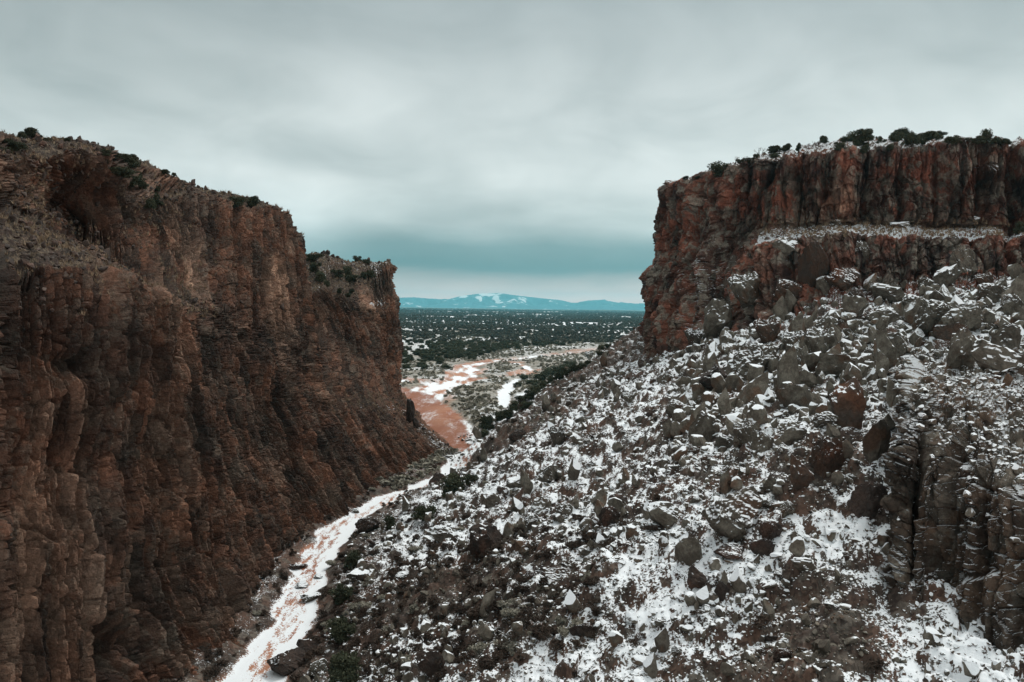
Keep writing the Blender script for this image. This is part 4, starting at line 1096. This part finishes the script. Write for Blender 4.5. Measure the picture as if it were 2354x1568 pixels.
MR = [(1578, 412, 14, 8), (1602, 410, 12, 6), (1658, 404, 46, 34), (1700, 376, 16, 12), (1722, 376, 26, 16), (1738, 364, 12, 12), (1778, 344, 36, 18), (1806, 346, 24, 16), (1835, 346, 14, 18), (1782, 362, 20, 12), (1893, 330, 20, 20),
      (1925, 346, 26, 20), (1942, 326, 18, 12), (1957, 326, 22, 16), (1978, 334, 42, 42), (1985, 352, 20, 20), (2004, 322, 12, 10), (2019, 330, 12, 18), (2032, 326, 8, 6), (2060, 326, 30, 24), (2072, 318, 38, 26), (2096, 334, 34, 28), (2045, 345, 16, 14),
      (2135, 322, 40, 20), (2156, 320, 26, 18), (2190, 332, 26, 20), (2205, 330, 10, 6), (2238, 330, 30, 16), (2262, 328, 22, 30), (2290, 330, 22, 14), (2310, 332, 18, 14), (2120, 332, 16, 12), (2343, 536, 26, 26)]
for i, a in enumerate(sorted(MR)):
    put_tree(*a, {1658: 'bushy juniper hanging on the mesa rim near its left corner', 1893: 'small twisted juniper standing alone on the mesa skyline', 1978: 'largest juniper on the snowy mesa top', 2343: 'dark juniper at the right end of the grassy mesa ledge',
        2072: 'wide juniper on the mesa skyline right of the largest one'}.get(a[0], None), 'junipers on the snowy mesa rim')
def num_word(i): return ['first', 'second', 'third', 'fourth', 'fifth', 'sixth', 'seventh', 'eighth'][i]
for i, (px, py, hpx) in enumerate([(1690, 378, 22), (1713, 374, 20), (1747, 360, 24), (1855, 342, 12), (1870, 342, 22), (2282, 328, 24), (2270, 560, 8)][:6]):
    h = hit(px, py, 60); d = np.linalg.norm(h[0] - CAM); s = hpx * d / FPX
    o = link('dead_tree', deadg[i % 3], loc=h[0] - (0, 0, .1)); o.scale = (s, s, s); o.rotation_euler = (0, 0, i * 1.3)
    tag(o, f'{num_word(i)} bare leafless tree from the left on the snowy mesa skyline', 'dead tree', 'bare trees on the mesa rim')
NR = [(1037, 1140, 60, 62, 'broad dark juniper beside the wash bend, biggest on the canyon floor'), (1080, 1112, 34, 26, 'low juniper just right of the broad one at the bend'), (893, 1215, 28, 34, 'small pointed juniper among rocks right of the wash'),
      (857, 1218, 26, 20, 'low round juniper left of the small pointed one'), (975, 1192, 46, 34, 'spreading juniper below left of the broad one'), (812, 1305, 38, 46, 'dark juniper amid boulders on the lower slope by the wash'),
      (786, 1385, 44, 44, 'dark juniper above the bottom pair beside the wash'), (778, 1475, 56, 60, 'tall dark juniper near the bottom, upper of the pair by the wash'), (790, 1572, 66, 84, 'tall dark juniper cut by the bottom edge of the picture'),
      (1118, 985, 34, 36, 'upright juniper at the near end of the dark hedge below the slope'), (1112, 1002, 26, 18, 'low juniper under the near end of the dark hedge')]
for px, py, w_, h_, lab in NR: put_tree(px, py, w_, h_, lab, 'junipers beside the wash')
hedge = [(1148, 968, 34, 28), (1168, 960, 30, 24), (1186, 944, 34, 28), (1204, 930, 32, 26), (1220, 916, 30, 24), (1212, 938, 26, 20), (1232, 905, 30, 24), (1225, 888, 28, 20), (1250, 896, 32, 26), (1244, 876, 30, 22), (1268, 884, 30, 24),
         (1262, 864, 32, 22), (1285, 872, 30, 22), (1282, 856, 30, 20), (1304, 862, 30, 20), (1300, 850, 26, 16), (1322, 852, 26, 18), (1318, 842, 24, 14), (1338, 846, 20, 14), (1352, 838, 18, 12), (1386, 806, 22, 16), (1398, 800, 18, 12), (1192, 888, 22, 12),
         (1205, 872, 20, 12), (1300, 838, 16, 10), (1378, 818, 16, 12)]
for i, a in enumerate(hedge):
    put_tree(*a, None, 'junipers hedging the talus foot')

TM = {'junipers on top of the left wall': [('the round skyline juniper', 545, 462), ('the widest slope juniper', 278, 395), ('the lowest slope juniper', 350, 455), ('the tallest hill juniper', 74, 305)],
      'junipers on the grassy headland': [('the broad skyline juniper', 722, 590), ('the headland tip', 890, 605), ('the bare headland middle', 790, 640)],
      'junipers on the snowy mesa rim': [('the twisted lone juniper', 1893, 320), ('the largest rim juniper', 1978, 315), ('the bushy corner juniper', 1658, 388), ('the wide skyline juniper', 2072, 305), ('the snowy notch', 2210, 325)],
      'junipers hedging the talus foot': [('the upright hedge juniper', 1118, 968), ('the white side channel', 1163, 915), ('the far shoulder boulder', 1355, 812), ('the middle of the hedge', 1260, 880)]}
TW = {'junipers on top of the left wall': 'left-hill juniper', 'junipers on the grassy headland': 'headland juniper', 'junipers on the snowy mesa rim': 'mesa-top juniper', 'junipers hedging the talus foot': 'hedge juniper'}
for gname, idx in pend.items():
    relabel([(trees[i], tree_px[i][0], tree_px[i][1], ('large ' if tree_px[i][2] >= 28 else 'small ' if tree_px[i][2] < 18 else 'medium ') + TW[gname]) for i in idx], TM[gname], None)

# valley woodland
g = np.random.default_rng(77)
def valley_pts(d0, d1, cell):
    out = []
    r = d0
    rows = []
    while r < d1:
        c = cell(r); n = int(.46 * r / c)
        a = np.linspace(-.26, .26, n) + g.uniform(-.45, .45, n) * c / r
        rad = r + g.uniform(-.45, .45, n) * c
        rows.append(np.c_[rad * np.sin(a), rad * np.cos(a), np.full(n, c)]); r += c
    return np.concatenate(rows)
vp = np.concatenate([valley_pts(330, 1500, lambda r: 6.6), valley_pts(1500, 12000, lambda r: 6.6 * r / 1500)])
x, y, cell = vp.T
pxv = CX + FPX * x / y
Db = 425 + np.clip(pxv - 920, -60, 600) * .80 + fbm(x / 60, y / 60, 3, 401) * 110
brd = np.minimum.reduce([poly_dist(x, y, b) for b in BRAIDS + [BRANCH, RED, PATH_SNOW]])
cover = fbm(x / 55, y / 30, 3, 403) * .55 + fbm(x / 190, y / 120, 2, 405) * .45
keep = (y > Db) & (brd > 10 + y / 60) & (cover > .03 + sm(y, 900, 1400) * .05 - sm(y, 2500, 5000) * .16 + g.uniform(-.34, .34, len(x)))
sparse = (y <= Db) & (y > 335) & (x < -18) & (brd > 6) & (g.random(len(x)) < .16)
keep &= talus(x, y) < 1.5
sparse &= talus(x, y) < 1.5
k = keep | sparse
x, y, cell, pxv = x[k], y[k], cell[k], pxv[k]
z = ground(x, y, False)[0] - .25
wid = np.where(cell > 6.5, cell * .8, 0) + np.where(cell <= 6.5, g.uniform(3.2, 6.8, len(x)), 0)
hgt = np.minimum(wid * g.uniform(.6, .8, len(x)), 5.0 * g.uniform(.8, 1.2, len(x)))
P3 = np.c_[x, y, z]; ppx, ppy = project(P3)
near_order = np.argsort(y)
inview = (ppx > 905) & (ppx < 1478)
sel = [i for i in near_order if inview[i]]
indiv = []
for i in sel:
    if len(indiv) >= 180: break
    h = cast(CAM, P3[i] + (0, 0, 2.0) - CAM, np.linalg.norm(P3[i] - CAM) - 6)
    if h is None: indiv.append(i)
vm = [('the wash fork', 1070, 850), ('the left headland foot', 915, 870), ('the near island of sage', 1100, 920), ('the far bend of the wash', 1240, 822), ('the white far reach of the wash', 1350, 806), ('the hedge of junipers', 1300, 850), ('the red cut bank', 950, 868), ('the sandy clearing', 990, 840), ('the brown clearing by the sage flat', 1150, 805), ('the far end of the sage flat', 1280, 785), ('the trees at the headland edge', 920, 830), ('the snowy gap beyond the fork', 1060, 815), ('the last clearing on the right', 1400, 775)]
its = []
for i in indiv:
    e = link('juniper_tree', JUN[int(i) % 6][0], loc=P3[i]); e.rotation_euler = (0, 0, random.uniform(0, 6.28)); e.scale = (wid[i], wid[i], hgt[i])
    tag(e, '', 'juniper', 'junipers scattered over the valley floor')
    its.append((e, ppx[i], ppy[i], ('very broad' if wid[i] > 6.2 else 'broad' if wid[i] > 5.5 else 'small' if wid[i] < 3.9 else 'smallish' if wid[i] < 4.6 else 'round') + (' tall' if hgt[i] / wid[i] > .7 else ' low') + ' valley juniper'))
relabel(its, vm, None)
mk_ = np.ones(len(x), bool); mk_[indiv] = False
pts = P3[mk_]
base = [(v, f) for v, f, t_ in FARJUN]
o = merged('juniper_woodland', base, pts, wid[mk_], g.uniform(0, 6.28, len(pts)), M_FAR, zsc=(hgt / wid)[mk_])
tag(o, 'dense dark juniper woodland covering the plain up to the mountains', 'woodland', kind='stuff')

# grey sage on the flats between the braids of the wash
n = 22000
r = 150 * (900 / 150) ** g.random(n); a = g.uniform(-.26, .24, n)
x, y = r * np.sin(a), r * np.cos(a)
T = talus(x, y); mkx = np.minimum.reduce(masks(x, y))
k = (T < .8) & (mkx > .8 + sm(y, 350, 420) * 3) & (fbm(x / 9, y / 9, 3, 411) > g.uniform(-.25, .2, n)) & (x > -60)
x, y = x[k], y[k]; z = ground(x, y, False)[0]
SG = [clump(740 + i, 36, .62, .34, lobes=3, coresub=0, up=.5, stretch=1.6)[:2] for i in range(6)]
sc = g.uniform(.7, 1.7, len(x)) * (1 + np.hypot(x, y) / 900)
o = merged('sage_flats', SG, np.c_[x, y, z - .1], sc, g.uniform(0, 6.28, len(x)), M_SAGE, zsc=g.uniform(.5, .8, len(x)))
tag(o, 'low grey sage covering the flats between the arms of the wash', 'sage', kind='stuff')

# brush on the lower slope and along the near wash: individuals
def brush_zone():
    out = []; tries = 0
    while len(out) < 250 and tries < 60000:
        tries += 1
        if tries % 3:
            r = 55 * (190 / 55) ** g.random(); a = g.uniform(-.33, .12)
        else:
            r = 40 * (150 / 40) ** g.random(); a = g.uniform(-.30, .45)
        x, y = r * math.sin(a), r * math.cos(a)
        X_ = np.array([x]); Y_ = np.array([y]); T = talus(X_, Y_)[0]
        m = float(np.minimum.reduce(masks(X_, Y_))[0])
        if m < .6: continue
        d = math.exp(-((T - 4) / 5) ** 2) + .12
        dk = sum(-aa * (bx < 6) * math.exp(-((x - bx) ** 2 + (y - by) ** 2) / (rr * 1.4) ** 2) for bx, by, rr, aa in SNOWB if aa < 0)
        if g.random() > d * .35 + dk * 2.6: continue
        h = drop(x, y, 90)
        if h is None or h[2][:5] not in ('talus', 'wash'): continue
        dd = np.linalg.norm(h[0] - CAM)
        b = cast(CAM, h[0] + (0, 0, .5) - CAM, dd - 1)
        if b is not None: continue
        q, qy = project(h[0][None]); 
        if not (480 < q[0] < 2330 and qy[0] < 1560): continue
        out.append((h[0], q[0], qy[0], T))
    return out
its = []
bm = marks + [('the bend of the wash', 760, 1240), ('the left cliff foot', 620, 1400), ('the tall bottom juniper', 778, 1450)]
for p, q, qy, T in brush_zone():
    s = g.uniform(.6, 1.5)
    sage_ = g.random() < .3
    me = random.choice(SAGEM if sage_ else BUSH)
    o = link('sagebrush' if sage_ else 'brush', me, loc=p - (0, 0, .1)); o.scale = (s, s, s * g.uniform(.55, .85)); o.rotation_euler = (0, 0, g.uniform(0, 6.28))
    tag(o, '', 'shrub', 'low shrubs on the slope and beside the wash')
    its.append((o, q, qy, 'grey-green sagebrush' if sage_ else 'brown leafless shrub'))
relabel(its, bm, None)
# the rest of the brush, along the foot of the left wall, the wash banks and the slope
n = 9000
r = 36 * (260 / 36) ** g.random(n); a = g.uniform(-.42, .5, n)
x, y = r * np.sin(a), r * np.cos(a)
T = talus(x, y); mkx = np.minimum.reduce(masks(x, y))
dk = sum(-aa * (bx < 6) * np.exp(-((x - bx) ** 2 + (y - by) ** 2) / (rr * 1.4) ** 2) for bx, by, rr, aa in SNOWB if aa < 0)
k = (mkx > .5) & (g.random(n) < np.clip(np.exp(-((T - 2.5) / 4) ** 2) * .22 + dk * 1.3 + .02 + .75 * (T < .6) * (x < -18) * (mkx < 7), 0, 1) * np.where(fbm(x / 8, y / 8, 3, 421) > -.1, 1, .2))
x, y = x[k], y[k]; z = ground(x, y)[0]
BR_ = [clump(770 + i, 260, .55, .075, lobes=5, up=.5, core=False, stretch=4.5)[:2] for i in range(6)]
o = merged('undergrowth', BR_, np.c_[x, y, z - .05], g.uniform(.4, 1.3, len(x)), g.uniform(0, 6.28, len(x)), M_BRUSH, zsc=g.uniform(.6, .9, len(x)))
tag(o, 'low brown undergrowth on the lower slope and wash banks', 'undergrowth', kind='stuff')

# dry grass on the benches, the headland, the mesa ledge and the wash edge
def tuft(seed, nb=7):
    gg = np.random.default_rng(seed); V, F = [], []
    for i in range(nb):
        a = gg.uniform(0, 6.28); l = gg.uniform(.25, .6); b = np.array([gg.normal() * .12, gg.normal() * .12, 0]); w_ = .07
        V += [b + (w_ * math.cos(a + 1.57), w_ * math.sin(a + 1.57), 0), b - (w_ * math.cos(a + 1.57), w_ * math.sin(a + 1.57), 0), b + (l * math.cos(a), l * math.sin(a), gg.uniform(.5, 1.0))]; F.append((3 * i, 3 * i + 1, 3 * i + 2))
    return np.array(V), np.array(F)
TU = [tuft(i) for i in range(6)]
gl_ = on_patch(QL, 9000, lambda px, py, p: (px > -150) & (px < 720) & (py < 730) & (fbm(p[:, 0] / 5, p[:, 1] / 5, 3, 431) > -.05), 11)
gh_ = on_patch(QH, 2500, lambda px, py, p: (px > 650) & (py < 720) | ((px > 740) & (py < 960) & (py > 900)), 12)
gm_ = on_patch(QR, 3500, lambda px, py, p: (px > 1740) & (py < 545) & (py > 505), 13)
gp = np.r_[gl_, gh_, gm_]
o = merged('dry_grass', TU, gp - (0, 0, .05), np.r_[g.uniform(.25, .75, len(gl_) + len(gh_)), g.uniform(.5, 1.0, len(gm_))], g.uniform(0, 6.28, len(gp)), M_GRASS)
tag(o, 'pale dry grass tufts on the benches, headland and mesa ledge', 'grass', kind='stuff')

# ------------------------------------------------------------------ distant mountains
def mountains():
    sky_ = [(200, 690), (500, 684), (760, 692), (860, 689), (915, 686), (950, 683), (1000, 688), (1030, 688), (1060, 680), (1100, 675), (1150, 673.5), (1180, 678), (1250, 686), (1290, 690), (1320, 697), (1350, 690.5),
            (1385, 689), (1410, 694), (1450, 700), (1485, 699), (1600, 690), (1800, 696), (2100, 690), (2400, 697)]
    D = 22000.0
    pts = np.array([at(px, py, D) for px, py in sky_])
    nx, ny = 900, 110
    xs = np.linspace(pts[0, 0], pts[-1, 0], nx); top = np.interp(xs, pts[:, 0], pts[:, 2])
    vy = np.linspace(-3500, 3500, ny)
    Xm, Ym = np.meshgrid(xs, vy)
    prof = np.clip(1 - np.abs(Ym) / 3500, 0, 1) ** 1.1
    rid = 1 - np.abs(fbm(Xm / 900, Ym / 1500, 5, 111)) * 2
    Zm = (top[None, :] + 40) * prof * (0.72 + 0.28 * sm(prof, 0.6, 1.0)) + (rid - .6) * 260 * prof * (1 - sm(prof, .8, 1)) - 40
    snow = 0.36 + 0.5 * fbm(Xm / 500, Ym / 700, 5, 115) + sm(Zm, 180, 420) * 0.10
    px, py = project(np.c_[Xm.ravel(), Ym.ravel() + D, Zm.ravel()])
    for bx, by, rx, ry, a in [(1100, 685, 6, 4, .35), (1104, 690, 3, 4, .5), (1138, 685, 7, 4, .35), (1142, 690, 3, 4, .5), (1118, 677, 16, 2, .35), (1068, 681, 10, 2, .35), (1165, 692, 30, 5, .16)]:
        snow += (a * np.exp(-((px - bx) / rx) ** 2 - ((py - by) / ry) ** 2)).reshape(Xm.shape) * (Ym < 0)
    m, t = material('haze_tinted_far_forest')
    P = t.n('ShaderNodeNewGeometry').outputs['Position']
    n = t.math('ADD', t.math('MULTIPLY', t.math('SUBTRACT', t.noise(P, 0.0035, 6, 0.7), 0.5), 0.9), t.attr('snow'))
    c = t.mix(t.step(n, 0.50, 0.62), (.06, .17, .21), SNOW)  # forest base tinted blue: some of the distance haze is painted into it
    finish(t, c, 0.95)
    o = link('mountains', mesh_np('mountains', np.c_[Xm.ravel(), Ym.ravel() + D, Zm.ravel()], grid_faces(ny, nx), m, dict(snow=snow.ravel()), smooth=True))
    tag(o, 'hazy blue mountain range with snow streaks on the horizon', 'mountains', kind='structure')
mountains()

# ------------------------------------------------------------------ the air
def haze():
    m, t = material('air')
    v = t.n('ShaderNodeVolumePrincipled', {'Color': (.31, .88, 1.0), 'Density': HAZE})
    v.inputs['Anisotropy'].default_value = 0.7
    t.t.links.new(v.outputs[0], t.n('ShaderNodeOutputMaterial').inputs['Volume'])
    x, y0, y1, z0, z1 = 32000, -3000, 26000, -260, 500
    V = np.array([(a, b, c) for a in (-x, x) for b in (y0, y1) for c in (z0, z1)], float)
    F = np.array([(0, 1, 3, 2), (4, 6, 7, 5), (0, 4, 5, 1), (2, 3, 7, 6), (0, 2, 6, 4), (1, 5, 7, 3)])
    o = link('haze', mesh_np('haze', V, F, m)); tag(o, 'thin blue air that fades the far plain and mountains', 'haze', kind='stuff')
HAZE = 4.5e-5
haze()
